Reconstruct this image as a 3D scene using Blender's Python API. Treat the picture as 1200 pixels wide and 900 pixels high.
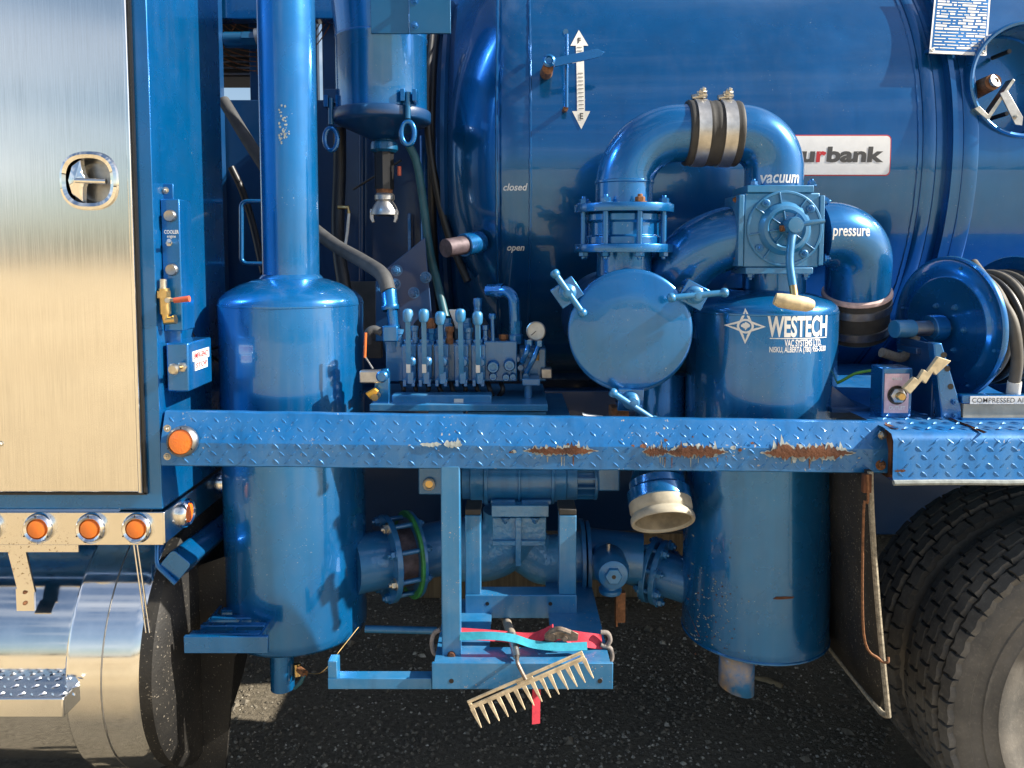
import bpy, bmesh, math, random
from mathutils import Vector, Matrix
from mathutils.bvhtree import BVHTree
random.seed(7)
R = math.radians
for o in list(bpy.data.objects): bpy.data.objects.remove(o)
scene = bpy.context.scene
COL = scene.collection
V = Vector

# ------------------------------------------------------------------ camera
FPX, PCY, PITCH, CAMZ = 901.0, 363.0, R(4.0), 1.58
cam = bpy.data.cameras.new('camera'); camo = bpy.data.objects.new('camera', cam); COL.objects.link(camo)
camo.location = (0, 0, CAMZ); camo.rotation_euler = (R(90) - PITCH, 0, 0)
cam.sensor_width = 36; cam.lens = 36 * FPX / 1200; cam.shift_y = -(450 - PCY) / 1200
cam.clip_start = 0.02; cam.clip_end = 3000
scene.camera = camo

# ------------------------------------------------------------------ sky, sun, exposure
SUN_AZ, SUN_EL = 82.0, 35.0          # degrees to the right of the line from truck to camera; height
sdir = V((math.sin(R(SUN_AZ)) * math.cos(R(SUN_EL)), -math.cos(R(SUN_AZ)) * math.cos(R(SUN_EL)), math.sin(R(SUN_EL))))
w = bpy.data.worlds.new('World'); scene.world = w; w.use_nodes = True
nt = w.node_tree; nt.nodes.clear()
sky = nt.nodes.new('ShaderNodeTexSky'); sky.sky_type = 'NISHITA'; sky.sun_disc = False
sky.sun_elevation = R(SUN_EL); sky.sun_rotation = R(180 - SUN_AZ)
sky.air_density = 1.0; sky.dust_density = 1.2; sky.ozone_density = 1.0
tc = nt.nodes.new('ShaderNodeTexCoord'); mp = nt.nodes.new('ShaderNodeMapping'); mp.inputs['Scale'].default_value = (1.3, 1.3, 7.0)
nz = nt.nodes.new('ShaderNodeTexNoise'); nz.inputs['Scale'].default_value = 1.6; nz.inputs['Detail'].default_value = 6; nz.inputs['Roughness'].default_value = .55
cr = nt.nodes.new('ShaderNodeValToRGB'); cr.color_ramp.elements[0].position = .48; cr.color_ramp.elements[1].position = .72
mul = nt.nodes.new('ShaderNodeMath'); mul.operation = 'MULTIPLY'; mul.inputs[1].default_value = .65
mx = nt.nodes.new('ShaderNodeMix'); mx.data_type = 'RGBA'; mx.inputs[7].default_value = (8.5, 8.7, 9.0, 1)
bg = nt.nodes.new('ShaderNodeBackground'); bg.inputs['Strength'].default_value = .072
wo = nt.nodes.new('ShaderNodeOutputWorld')
L = nt.links.new
L(tc.outputs['Generated'], mp.inputs['Vector']); L(mp.outputs[0], nz.inputs['Vector']); L(nz.outputs['Fac'], cr.inputs[0])
L(cr.outputs[0], mul.inputs[0]); L(mul.outputs[0], mx.inputs[0]); L(sky.outputs[0], mx.inputs[6]); L(mx.outputs[2], bg.inputs[0]); L(bg.outputs[0], wo.inputs[0])
sl = bpy.data.lights.new('sun', 'SUN'); sl.energy = 5.0; sl.angle = R(.5); sl.color = (1, .93, .82)
so = bpy.data.objects.new('sun', sl); COL.objects.link(so); so.rotation_euler = sdir.to_track_quat('Z', 'Y').to_euler()
so.location = sdir * 20
scene.view_settings.view_transform = 'Standard'; scene.view_settings.look = 'None'
scene.view_settings.gamma = 1; scene.view_settings.use_curve_mapping = False
scene.view_settings.exposure = 1.12

# ------------------------------------------------------------------ measuring: a picture point at a depth (metres from the camera plane)
_F = V((0, math.cos(PITCH), -math.sin(PITCH))); _UP = V((0, math.sin(PITCH), math.cos(PITCH)))
def U(px, py, d):
    q = _F + V(((px - 600) / FPX, 0, 0)) + _UP * ((PCY - py) / FPX)
    return V((0, 0, CAMZ)) + q * (d / q.y)
def X(px, d, py=450): return U(px, py, d).x
def Z(py, d): return U(600, py, d).z
def S(d): return d / FPX

# ------------------------------------------------------------------ materials
MATS = {}
def nodes(name):
    m = bpy.data.materials.new(name); m.use_nodes = True
    t = m.node_tree; p = t.nodes['Principled BSDF']; MATS[name] = m
    return m, t, p
def tex(t, kind, scale, detail=4, rough=.5, stretch=None, coord='pos'):
    if coord == 'pos': g = t.nodes.new('ShaderNodeNewGeometry').outputs['Position']
    else: g = t.nodes.new('ShaderNodeTexCoord').outputs['Object']
    if stretch:
        mp = t.nodes.new('ShaderNodeMapping'); mp.inputs['Scale'].default_value = stretch; t.links.new(g, mp.inputs[0]); g = mp.outputs[0]
    n = t.nodes.new('ShaderNodeTex' + kind); n.inputs['Scale'].default_value = scale
    if kind == 'Noise': n.inputs['Detail'].default_value = detail; n.inputs['Roughness'].default_value = rough
    t.links.new(g, n.inputs['Vector'])
    return n.outputs['Fac'] if kind == 'Noise' else n.outputs['Distance']
def ramp(t, s, a, b, lo=0., hi=1.):
    n = t.nodes.new('ShaderNodeMapRange'); n.inputs[1].default_value = a; n.inputs[2].default_value = b
    n.inputs[3].default_value = lo; n.inputs[4].default_value = hi; t.links.new(s, n.inputs[0]); return n.outputs[0]
def mixc(t, fac, a, b):
    n = t.nodes.new('ShaderNodeMix'); n.data_type = 'RGBA'
    for k, q in ((6, a), (7, b)):
        if isinstance(q, tuple): n.inputs[k].default_value = (*q, 1)
        else: t.links.new(q, n.inputs[k])
    t.links.new(fac, n.inputs[0]); return n.outputs[2]
def mth(t, op, a, b):
    n = t.nodes.new('ShaderNodeMath'); n.operation = op
    for k, q in ((0, a), (1, b)):
        if isinstance(q, (int, float)): n.inputs[k].default_value = q
        else: t.links.new(q, n.inputs[k])
    return n.outputs[0]
def bump(t, p, s, strength, dist=.002):
    b = t.nodes.new('ShaderNodeBump'); b.inputs['Strength'].default_value = strength; b.inputs['Distance'].default_value = dist
    t.links.new(s, b.inputs['Height']); t.links.new(b.outputs[0], p.inputs['Normal']); return b
def setp(p, **k):
    for a, b in k.items():
        p.inputs[a.replace('_', ' ')].default_value = b

def paint(name, col, rough=.32, coat=1., coat_r=.04, chips=.0, dust=.0, dustcol=(.30, .31, .31), peel=.04, metal=0., chipcol=(.55, .6, .62), chipscale=230, streak=0.):
    m, t, p = nodes(name)
    n1 = tex(t, 'Noise', 3.2, 5, .6)
    c = mixc(t, ramp(t, n1, .3, .7), tuple(x * .86 for x in col), tuple(min(1, x * 1.12) for x in col))
    if dust:
        n2 = tex(t, 'Noise', 14, 6, .65); n3 = tex(t, 'Noise', 2.1, 3)
        f = mth(t, 'MULTIPLY', ramp(t, n2, .42, .75), ramp(t, n3, .35, .65, .3, 1)); f = mth(t, 'MULTIPLY', f, dust)
        c = mixc(t, f, c, dustcol)
    if streak:
        n7 = tex(t, 'Noise', 1., 5, .6, (26, 26, 1.6)); n8 = tex(t, 'Noise', 1.7, 3)
        c = mixc(t, mth(t, 'MULTIPLY', mth(t, 'MULTIPLY', ramp(t, n7, .48, .72), ramp(t, n8, .4, .65)), streak), c, dustcol)
        c = mixc(t, mth(t, 'MULTIPLY', ramp(t, n7, .46, .28), streak * 1.5), c, tuple(x * .45 for x in col))
    if chips:
        n4 = tex(t, 'Noise', chipscale, 2, .5); n5 = tex(t, 'Noise', 9, 3)
        f = mth(t, 'MULTIPLY', ramp(t, n4, .735 - chips * .05, .76 - chips * .05), ramp(t, n5, .5, .62))
        c = mixc(t, f, c, chipcol)
    t.links.new(c, p.inputs['Base Color'])
    n6 = tex(t, 'Noise', 11, 4)
    t.links.new(ramp(t, n6, .3, .7, rough * .8, rough * 1.25), p.inputs['Roughness'])
    setp(p, Metallic=metal, Coat_Weight=coat, Coat_Roughness=coat_r, Coat_IOR=1.5, IOR=1.5)
    if dust: t.links.new(ramp(t, n6, .3, .75, coat_r * .7, coat_r + dust * .25), p.inputs['Coat Roughness'])
    if peel:
        b = bump(t, p, tex(t, 'Noise', 75, 2), peel); t.links.new(b.outputs[0], p.inputs['Coat Normal'])
    return m
BLUE = (.0003, .136, .39)
M = MATS
paint('blue_paint', BLUE, rough=.26, coat=.9, metal=.55, chips=.12, dust=.07, streak=.16)
paint('tank_blue', (.0003, .100, .29), rough=.22, coat=.75, metal=.6, chips=.05, dust=.05, peel=.012, coat_r=.025, streak=.10)
paint('drum_blue', (.0003, .148, .415), rough=.26, coat=.85, metal=.55, chips=.5, dust=.08, peel=.02, streak=.20)
paint('frame_blue', (.016, .18, .40), rough=.42, coat=.5, coat_r=.12, metal=.2, chips=1., dust=.42, dustcol=(.20, .31, .41), peel=.08, chipcol=(.4, .33, .26), streak=.25)
paint('machine_blue', (.015, .16, .38), rough=.36, coat=.7, coat_r=.10, metal=.25, chips=.6, dust=.32, dustcol=(.15, .20, .24), peel=.25, streak=.25)
paint('cast_blue', (.055, .27, .50), rough=.36, coat=.8, coat_r=.10, metal=.1, chips=.3, dust=.35, peel=1.0)
paint('deck_blue', (.004, .145, .42), rough=.4, coat=.4, coat_r=.12, metal=.25, chips=1.2, dust=.4, dustcol=(.14, .26, .37), peel=.15, chipcol=(.42, .40, .36), chipscale=120, streak=.35)
paint('tan_blue', (.02, .16, .38), rough=.5, coat=.4, dust=1.3, dustcol=(.42, .30, .18), chips=1.)
paint('shaded_blue', (.0015, .042, .135), rough=.4, coat=.5, coat_r=.12, dust=.03, dustcol=(.03, .055, .09))  # the truck's blue darkened; shade of recessed parts put into the colour
paint('teal_blue', (.002, .10, .23), rough=.33, coat=.8, coat_r=.08, metal=.3, dust=.06)

def simple(name, col, rough, metal=0, coat=0, var=.15, scale=20, bmp=0, bscale=60, spec=.5, stretch=None, var_r=0.):
    m, t, p = nodes(name)
    n = tex(t, 'Noise', scale, 5, .6, stretch)
    c = mixc(t, ramp(t, n, .3, .7), tuple(x * (1 - var) for x in col), tuple(min(1, x * (1 + var)) for x in col))
    t.links.new(c, p.inputs['Base Color']); setp(p, Roughness=rough, Metallic=metal, Coat_Weight=coat, Specular_IOR_Level=spec)
    if var_r: t.links.new(ramp(t, n, .3, .7, rough - var_r, rough + var_r), p.inputs['Roughness'])
    if bmp: bump(t, p, tex(t, 'Noise', bscale, 5, .6, stretch), bmp)
    return m
# brushed stainless: fine vertical brushing
m, t, p = nodes('brushed_steel')
n = tex(t, 'Noise', 1.0, 6, .7, (420, 420, 6)); n2 = tex(t, 'Noise', 6, 5, .65)
t.links.new(mixc(t, ramp(t, n, .35, .65), mixc(t, ramp(t, n2, .35, .7), (.66, .65, .63), (.76, .75, .73)), (.84, .83, .81)), p.inputs['Base Color'])
t.links.new(ramp(t, n, .25, .75, .06, .15), p.inputs['Roughness']); setp(p, Metallic=1.)
bump(t, p, n, .10, .001)
# specked stainless bar
m, t, p = nodes('spotted_steel')
n = tex(t, 'Noise', 160, 3, .6); n2 = tex(t, 'Noise', 7, 3)
t.links.new(mixc(t, mth(t, 'MULTIPLY', ramp(t, n, .6, .66), ramp(t, n2, .45, .6)), (.80, .78, .74), (.30, .24, .17)), p.inputs['Base Color'])
t.links.new(ramp(t, n2, .3, .7, .14, .26), p.inputs['Roughness']); setp(p, Metallic=1.)
simple('chrome', (.86, .86, .85), .05, 1, var=.04, scale=9, var_r=.03)
simple('polished_aluminium', (.80, .80, .79), .10, 1, var=.06, scale=14, var_r=.05, bmp=.03, bscale=5)
simple('aluminium', (.52, .51, .49), .42, 1, var=.2, scale=40, bmp=.15, bscale=120)
simple('steel', (.40, .39, .37), .38, 1, var=.25, scale=40)
simple('zinc', (.56, .52, .44), .36, 1, var=.3, scale=50)
simple('brass', (.60, .42, .18), .33, 1, var=.2, scale=50)
simple('rubber', (.034, .033, .031), .62, var=.3, scale=30, bmp=.2, bscale=150)
simple('black_hose', (.016, .016, .017), .42, var=.3, scale=30)
simple('grey_hose', (.060, .062, .064), .68, var=.25, scale=26, bmp=.15, bscale=200)
simple('tan_hose', (.095, .086, .07), .62, var=.35, scale=18)
simple('teal_hose', (.02, .10, .13), .45, var=.3, scale=20)
simple('green_paint', (.03, .22, .06), .5, var=.35, scale=60, bmp=.3, bscale=150)
simple('white_print', (.80, .80, .78), .5, var=.05, scale=30)
simple('grey_print', (.06, .06, .06), .5, var=.05)
simple('red_print', (.55, .02, .03), .45, var=.1)
simple('off_white', (.66, .65, .60), .5, var=.12, scale=30)
simple('cream_grip', (.62, .50, .30), .55, var=.25, scale=45, bmp=.2, bscale=120)
simple('cream_ring', (.44, .40, .31), .45, var=.22, scale=22, bmp=.1, bscale=90)
simple('ring_inside', (.30, .25, .17), .6, var=.35, scale=24)
simple('red_plastic', (.50, .10, .05), .45, var=.15, scale=60)
simple('orange_plastic', (.62, .14, .03), .4, var=.2, scale=60)
simple('yellow_tag', (.65, .35, .04), .45, var=.15, scale=60)
simple('red_webbing', (.62, .045, .075), .8, var=.2, scale=60, bmp=.4, bscale=600)
simple('cyan_webbing', (.03, .34, .46), .8, var=.18, scale=60, bmp=.4, bscale=600)
simple('rope', (.24, .21, .19), .9, var=.3, scale=80, bmp=.5, bscale=300)
simple('rake_steel', (.58, .47, .31), .55, .25, var=.35, scale=45, bmp=.2, bscale=120)
simple('wood_handle', (.30, .25, .19), .7, var=.3, scale=10, stretch=(30, 30, 3))
simple('dial', (.62, .60, .52), .35, coat=.6, var=.12, scale=60)
simple('black_plastic', (.012, .012, .013), .35, var=.2)
simple('pink_label', (.72, .50, .55), .5, var=.28, scale=32)
simple('pink_rim', (.62, .45, .42), .6, var=.3, scale=40)
simple('cream_rim', (.55, .47, .33), .5, var=.2, scale=20)
simple('steel_plate', (.09, .088, .085), .6, .2, var=.3, scale=12)
simple('timber_pale', (.30, .22, .12), .8, var=.3, scale=40)
simple('old_steel', (.20, .16, .13), .5, .6, var=.45, scale=70, bmp=.3, bscale=200)
simple('old_pipe', (.10, .075, .085), .6, .3, var=.5, scale=40, bmp=.2, bscale=120)
simple('lime_wire', (.14, .40, .06), .5, var=.1)
simple('bolt_rust', (.22, .10, .045), .75, .3, var=.5, scale=90, bmp=.4, bscale=300)
# rust
m, t, p = nodes('rust')
n = tex(t, 'Noise', 60, 8, .7); n2 = tex(t, 'Noise', 17, 5)
t.links.new(mixc(t, ramp(t, n2, .35, .65), mixc(t, ramp(t, n, .3, .7), (.026, .011, .007), (.095, .033, .015)), (.15, .058, .026)), p.inputs['Base Color'])
setp(p, Roughness=.9); bump(t, p, n, .9, .004)
simple('primer', (.26, .29, .28), .7, var=.3, scale=70, bmp=.2)
# amber lens
m, t, p = nodes('amber_lens')
v = tex(t, 'Voronoi', 320); setp(p, Base_Color=(.88, .20, .010, 1), Roughness=.22, Coat_Weight=1., Coat_Roughness=.03, Subsurface_Weight=.35, Subsurface_Scale=.02)
p.inputs['Subsurface Radius'].default_value = (1, .35, .05); bump(t, p, v, .25, .002)
# tyre rubber with dust
m, t, p = nodes('tyre_rubber')
n = tex(t, 'Noise', 9, 6, .65); n2 = tex(t, 'Noise', 110, 3, .6)
f = mth(t, 'ADD', mth(t, 'MULTIPLY', ramp(t, n, .35, .7), .55), mth(t, 'MULTIPLY', ramp(t, n2, .55, .75), .4))
t.links.new(mixc(t, f, (.075, .073, .070), (.25, .232, .20)), p.inputs['Base Color']); setp(p, Roughness=.72); bump(t, p, n2, .35, .002)
m, t, p = nodes('sidewall_rubber')
n = tex(t, 'Noise', 6, 6, .65); n2 = tex(t, 'Noise', 130, 3, .6)
f = mth(t, 'ADD', mth(t, 'MULTIPLY', ramp(t, n, .3, .7), .7), mth(t, 'MULTIPLY', ramp(t, n2, .55, .75), .3))
t.links.new(mixc(t, f, (.07, .068, .063), (.24, .215, .18)), p.inputs['Base Color']); setp(p, Roughness=.7); bump(t, p, n2, .3, .002)
# dusty mud flap
m, t, p = nodes('flap_rubber')
n = tex(t, 'Noise', 5, 6, .6); n2 = tex(t, 'Noise', 170, 2, .5)
f = mth(t, 'MAXIMUM', mth(t, 'MULTIPLY', ramp(t, n, .45, .8), .14), mth(t, 'MULTIPLY', ramp(t, n2, .655, .70), .85))
t.links.new(mixc(t, f, (.009, .0085, .008), (.20, .175, .135)), p.inputs['Base Color']); setp(p, Roughness=.6); bump(t, p, n2, .3, .003)
simple('flap_edge', (.30, .26, .19), .8, var=.5, scale=140, bmp=.5, bscale=200)
# timber
m, t, p = nodes('timber')
n = tex(t, 'Noise', 1., 6, .65, (60, 60, 3)); n2 = tex(t, 'Noise', 3, 3)
t.links.new(mixc(t, ramp(t, n, .3, .7), (.08, .056, .032), (.26, .19, .11)), p.inputs['Base Color']); setp(p, Roughness=.8); bump(t, p, n, .4, .004)
# ground: dark gravel below the truck's side of the yard, dry straw coloured field further off
m, t, p = nodes('ground')
n = tex(t, 'Noise', 55, 8, .7); n2 = tex(t, 'Noise', 1.3, 4); n3 = tex(t, 'Noise', .25, 5, .6)
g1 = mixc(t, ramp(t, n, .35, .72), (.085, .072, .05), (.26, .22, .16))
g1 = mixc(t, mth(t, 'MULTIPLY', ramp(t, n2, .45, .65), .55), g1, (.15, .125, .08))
geo = t.nodes.new('ShaderNodeNewGeometry'); sep = t.nodes.new('ShaderNodeSeparateXYZ'); t.links.new(geo.outputs['Position'], sep.inputs[0])
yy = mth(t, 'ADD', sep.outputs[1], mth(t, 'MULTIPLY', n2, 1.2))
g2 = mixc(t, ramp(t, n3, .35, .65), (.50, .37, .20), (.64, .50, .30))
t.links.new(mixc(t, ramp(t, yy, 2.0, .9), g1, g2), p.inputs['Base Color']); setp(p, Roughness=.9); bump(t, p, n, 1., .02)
simple('stone', (.34, .31, .25), .85, var=.75, scale=35)
simple('stone_dark', (.15, .13, .098), .85, var=.6, scale=35)

# ------------------------------------------------------------------ mesh building
ROOT = {}          # root object name -> world offset
def frame(ax):
    ax = V(ax).normalized(); a = V((0, 0, 1)) if abs(ax.z) < .9 else V((0, 1, 0))
    u = ax.cross(a).normalized(); return ax, u, ax.cross(u).normalized()
class MB:
    def __init__(s): s.v = []; s.f = []
    def add(s, vs, fs):
        k = len(s.v); s.v += [V(q) for q in vs]; s.f += [tuple(i + k for i in f) for f in fs]; return s
    def box(s, c, size, rot=None):
        hx, hy, hz = (q / 2 for q in size); c = V(c)
        vs = [V((a * hx, b * hy, g * hz)) for a in (-1, 1) for b in (-1, 1) for g in (-1, 1)]
        if rot is not None: vs = [rot @ q for q in vs]
        return s.add([c + q for q in vs], [(0, 1, 3, 2), (4, 6, 7, 5), (0, 4, 5, 1), (2, 3, 7, 6), (0, 2, 6, 4), (1, 5, 7, 3)])
    def lim(s, x0, x1, y0, y1, z0, z1):
        return s.box(((x0 + x1) / 2, (y0 + y1) / 2, (z0 + z1) / 2), (abs(x1 - x0), abs(y1 - y0), abs(z1 - z0)))
    def px(s, x0, y0, x1, y1, d0, d1):      # front face seen at picture rectangle, at depth d0, going straight back to d1
        ym = (y0 + y1) / 2
        return s.lim(X(x0, d0, ym), X(x1, d0, ym), d0, d1, Z(y0, d0), Z(y1, d0))
    def lathe(s, o, ax, prof, n=40, a0=0, a1=None):
        o = V(o); ax, u, w_ = frame(ax); full = a1 is None; a1 = 2 * math.pi if full else a1
        cnt = n if full else n + 1; rings = []; vs = []; fs = []
        for r, h in prof:
            if r < 1e-6: rings.append([len(vs)]); vs.append(o + ax * h); continue
            k = len(vs); rings.append(list(range(k, k + cnt)))
            for i in range(cnt):
                a = a0 + (a1 - a0) * i / n; vs.append(o + ax * h + (u * math.cos(a) + w_ * math.sin(a)) * r)
        for A, B in zip(rings, rings[1:]):
            for i in range(n):
                j = (i + 1) % cnt if full else i + 1
                if len(A) == 1 and len(B) == 1: continue
                if len(A) == 1: fs.append((A[0], B[j], B[i]))
                elif len(B) == 1: fs.append((A[i], A[j], B[0]))
                else: fs.append((A[i], A[j], B[j], B[i]))
        return s.add(vs, fs)
    def cyl(s, p0, p1, r0, r1=None, n=32):
        p0, p1 = V(p0), V(p1); h = (p1 - p0).length; r1 = r0 if r1 is None else r1
        return s.lathe(p0, p1 - p0, [(0, 0), (r0, 0), (r1, h), (0, h)], n)
    def tube(s, pts, r, n=14, closed=False, flat=None):
        pts = [V(q) for q in pts]; m_ = len(pts); rr = r if isinstance(r, (list, tuple)) else [r] * m_
        T = []
        for i in range(m_):
            a = pts[(i - 1) % m_] if (closed or i > 0) else pts[i]; b = pts[(i + 1) % m_] if (closed or i < m_ - 1) else pts[i]
            T.append((b - a).normalized())
        _, u, w_ = frame(T[0]); vs = []; fs = []
        for i in range(m_):
            u = (u - T[i] * u.dot(T[i])).normalized(); w_ = T[i].cross(u)
            for k in range(n):
                a = 2 * math.pi * k / n; vs.append(pts[i] + (u * math.cos(a) + w_ * math.sin(a)) * rr[i])
        for i in range(m_ if closed else m_ - 1):
            for k in range(n):
                a, b = i * n, ((i + 1) % m_) * n; fs.append((a + k, a + (k + 1) % n, b + (k + 1) % n, b + k))
        if not closed: fs.append(tuple(range(n - 1, -1, -1))); fs.append(tuple(range((m_ - 1) * n, m_ * n)))
        return s.add(vs, fs)
    def prism(s, poly, o, ux, uy, dep):
        o, ux, uy, dep = V(o), V(ux), V(uy), V(dep); n = len(poly)
        a = [o + ux * p_[0] + uy * p_[1] for p_ in poly]; b = [q + dep for q in a]
        return s.add(a + b, [tuple(range(n))] + [tuple(range(2 * n - 1, n - 1, -1))] + [((i + 1) % n, i, n + i, n + (i + 1) % n) for i in range(n)])
    def pxprism(s, pts, d0, d1):
        a = [U(x, y, d0) for x, y in pts]
        return s.prism([(q.x, q.z) for q in a], (0, d0, 0), (1, 0, 0), (0, 0, 1), (0, d1 - d0, 0))
    def strip(s, pts, width_vec, th):         # flat webbing along a path
        pts = [V(q) for q in pts]; wv = V(width_vec) / 2; vs = []; fs = []
        for i, q in enumerate(pts):
            tdir = (pts[min(i + 1, len(pts) - 1)] - pts[max(i - 1, 0)]).normalized(); nn = tdir.cross(wv).normalized() * th / 2
            vs += [q - wv - nn, q + wv - nn, q + wv + nn, q - wv + nn]
        for i in range(len(pts) - 1):
            for k in range(4): fs.append((4 * i + k, 4 * i + (k + 1) % 4, 4 * i + 4 + (k + 1) % 4, 4 * i + 4 + k))
        e = 4 * (len(pts) - 1); fs += [(3, 2, 1, 0), (e, e + 1, e + 2, e + 3)]
        return s.add(vs, fs)
    def bvh(s): return BVHTree.FromPolygons(s.v, s.f)
    def build(s, name, mat, parent=None, bevel=0, ang=38, off=None, seg=2):
        if off is None: off = ROOT.get(parent.name, V((0, 0, 0))) if parent else V((0, 0, 0))
        me = bpy.data.meshes.new(name); me.from_pydata([q - off for q in s.v], [], s.f)
        bm = bmesh.new(); bm.from_mesh(me); bmesh.ops.recalc_face_normals(bm, faces=bm.faces); bm.to_mesh(me); bm.free()
        me.materials.append(M[mat]); me.shade_smooth(); me.set_sharp_from_angle(angle=R(ang))
        o = bpy.data.objects.new(name, me); COL.objects.link(o)
        if parent: o.parent = parent; ROOT[o.name] = off
        if bevel:
            b = o.modifiers.new('bevel', 'BEVEL'); b.width = bevel; b.segments = seg; b.limit_method = 'ANGLE'; b.angle_limit = R(40); b.harden_normals = False
        return o
def cut(o, cutter):
    c = cutter.build('cutter', 'black_plastic', None, off=ROOT.get(o.name, V((0, 0, 0)))); c.parent = o.parent
    mods = [(m_.name) for m_ in o.modifiers]
    b = o.modifiers.new('cut', 'BOOLEAN'); b.object = c; b.operation = 'DIFFERENCE'; b.solver = 'EXACT'
    if mods: o.modifiers.move(len(o.modifiers) - 1, 0)
    keep = [(m_.width, m_.segments) for m_ in o.modifiers if m_.type == 'BEVEL']
    for m_ in list(o.modifiers):
        if m_.type != 'BOOLEAN': o.modifiers.remove(m_)
    bpy.context.view_layer.update(); dg = bpy.context.evaluated_depsgraph_get()
    me = bpy.data.meshes.new_from_object(o.evaluated_get(dg)); o.modifiers.clear(); o.data = me; me.name = o.name
    while len(me.materials) > 1: me.materials.pop()
    for p_ in me.polygons: p_.material_index = 0
    me.shade_smooth(); me.set_sharp_from_angle(angle=R(38)); bpy.data.objects.remove(c)
    for w_, sg in keep:
        b = o.modifiers.new('bevel', 'BEVEL'); b.width = w_; b.segments = sg; b.limit_method = 'ANGLE'; b.angle_limit = R(40)
def tag(o, label, cat=None, group=None, kind=None):
    if label: o['label'] = label
    if cat: o['category'] = cat
    if group: o['group'] = group
    if kind: o['kind'] = kind
    return o
def thing(name, label, cat, base, group=None):
    o = bpy.data.objects.new(name, None); COL.objects.link(o); o.location = base; o.empty_display_size = .05
    ROOT[o.name] = V(base); return tag(o, label, cat, group)
def single(mb, name, mat, label, cat, bevel=0, group=None):
    c = V((sum(q.x for q in mb.v) / len(mb.v), sum(q.y for q in mb.v) / len(mb.v), min(q.z for q in mb.v)))
    o = mb.build(name, mat, None, bevel, off=c); o.location = c; ROOT[o.name] = c; return tag(o, label, cat, group)
def inst(proto_mesh, name, parent, pos, ax, size, spin=0):
    o = bpy.data.objects.new(name, proto_mesh); COL.objects.link(o); o.parent = parent
    o.location = V(pos) - ROOT[parent.name]
    o.rotation_euler = (V(ax).to_track_quat('Z', 'Y') @ Matrix.Rotation(spin, 3, 'Z').to_quaternion()).to_euler()
    o.scale = (size, size, size); ROOT[o.name] = V(pos); return o
def mesh_of(mb, mat, name, bevel=0):
    o = mb.build(name, mat, None, 0)
    if bevel:
        bm = bmesh.new(); bm.from_mesh(o.data)
        es = [e for e in bm.edges if len(e.link_faces) == 2 and e.calc_face_angle() > R(40)]
        bmesh.ops.bevel(bm, geom=es, offset=bevel, segments=1, affect='EDGES'); bm.to_mesh(o.data); bm.free(); o.data.set_sharp_from_angle(angle=R(38))
    me = o.data; bpy.data.objects.remove(o); return me
# bolt heads along +z, unit = across corners radius 1
def bolt_mesh(mat, name):
    b = MB(); b.lathe((0, 0, -.3), (0, 0, 1), [(0, 0), (1.35, 0), (1.35, .42), (0, .42)], 16)
    b.lathe((0, 0, .12), (0, 0, 1), [(0, 0), (1, 0), (1, .75), (.86, .9), (0, .9)], 6)
    b.lathe((0, 0, 1.0), (0, 0, 1), [(0, 0), (.5, 0), (.5, .45), (.42, .55), (0, .55)], 10)
    return mesh_of(b, mat, name)
BOLT = bolt_mesh('blue_paint', 'bolt'); BOLT_Z = bolt_mesh('zinc', 'bolt'); BOLT_R = bolt_mesh('bolt_rust', 'bolt'); BOLT_M = bolt_mesh('machine_blue', 'bolt')
def bolt(parent, pos, ax, r, me=None): return inst(me or BOLT, 'bolt', parent, pos, ax, r, random.uniform(0, 1))
def spline(pts, k=8):
    pts = [V(q) for q in pts]; P = [pts[0] * 2 - pts[1]] + pts + [pts[-1] * 2 - pts[-2]]; out = []
    for i in range(1, len(P) - 2):
        for j in range(k):
            t_ = j / k; a, b, c, d = P[i - 1:i + 3]
            out.append(.5 * ((2 * b) + (c - a) * t_ + (2 * a - 5 * b + 4 * c - d) * t_ ** 2 + (3 * b - a - 3 * c + d) * t_ ** 3))
    return out + [pts[-1]]
def arc(c, u, v_, r, a0, a1, n=14):
    c, u, v_ = V(c), V(u), V(v_); return [c + (u * math.cos(a0 + (a1 - a0) * i / n) + v_ * math.sin(a0 + (a1 - a0) * i / n)) * r for i in range(n + 1)]
def bend(p0, p1, p2, r, n=12):
    """polyline p0-p1-p2 with its corner rounded to radius r"""
    p0, p1, p2 = V(p0), V(p1), V(p2); a = (p0 - p1).normalized(); b = (p2 - p1).normalized(); h = a.angle(b) / 2
    t_ = min(r / math.tan(h), (p0 - p1).length * .98, (p2 - p1).length * .98); s0, s1 = p1 + a * t_, p1 + b * t_; rr = t_ * math.tan(h)
    c = p1 + (a + b).normalized() * (rr / math.sin(h)); u = (s0 - c).normalized(); e = (s1 - c).normalized(); tot = u.angle(e)
    w_ = (e - u * e.dot(u)).normalized()
    return [p0] + [c + (u * math.cos(tot * i / n) + w_ * math.sin(tot * i / n)) * rr for i in range(n + 1)] + [p2]
def text_mb(body, size, sx=1., bold=0., shear=0., align='CENTER', spacing=1.):
    cu = bpy.data.curves.new('t', 'FONT'); cu.body = body; cu.size = size; cu.offset = bold; cu.shear = shear; cu.align_x = align; cu.align_y = 'CENTER'; cu.space_character = spacing
    cu.resolution_u = 3
    o = bpy.data.objects.new('t', cu); COL.objects.link(o); dg = bpy.context.evaluated_depsgraph_get(); dg.update()
    me = bpy.data.meshes.new_from_object(o.evaluated_get(dg)); vs = [(q.co.x * sx, q.co.y) for q in me.vertices]; fs = [tuple(p_.vertices) for p_ in me.polygons]
    bpy.data.objects.remove(o); bpy.data.curves.remove(cu); bpy.data.meshes.remove(me); return vs, fs
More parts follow.
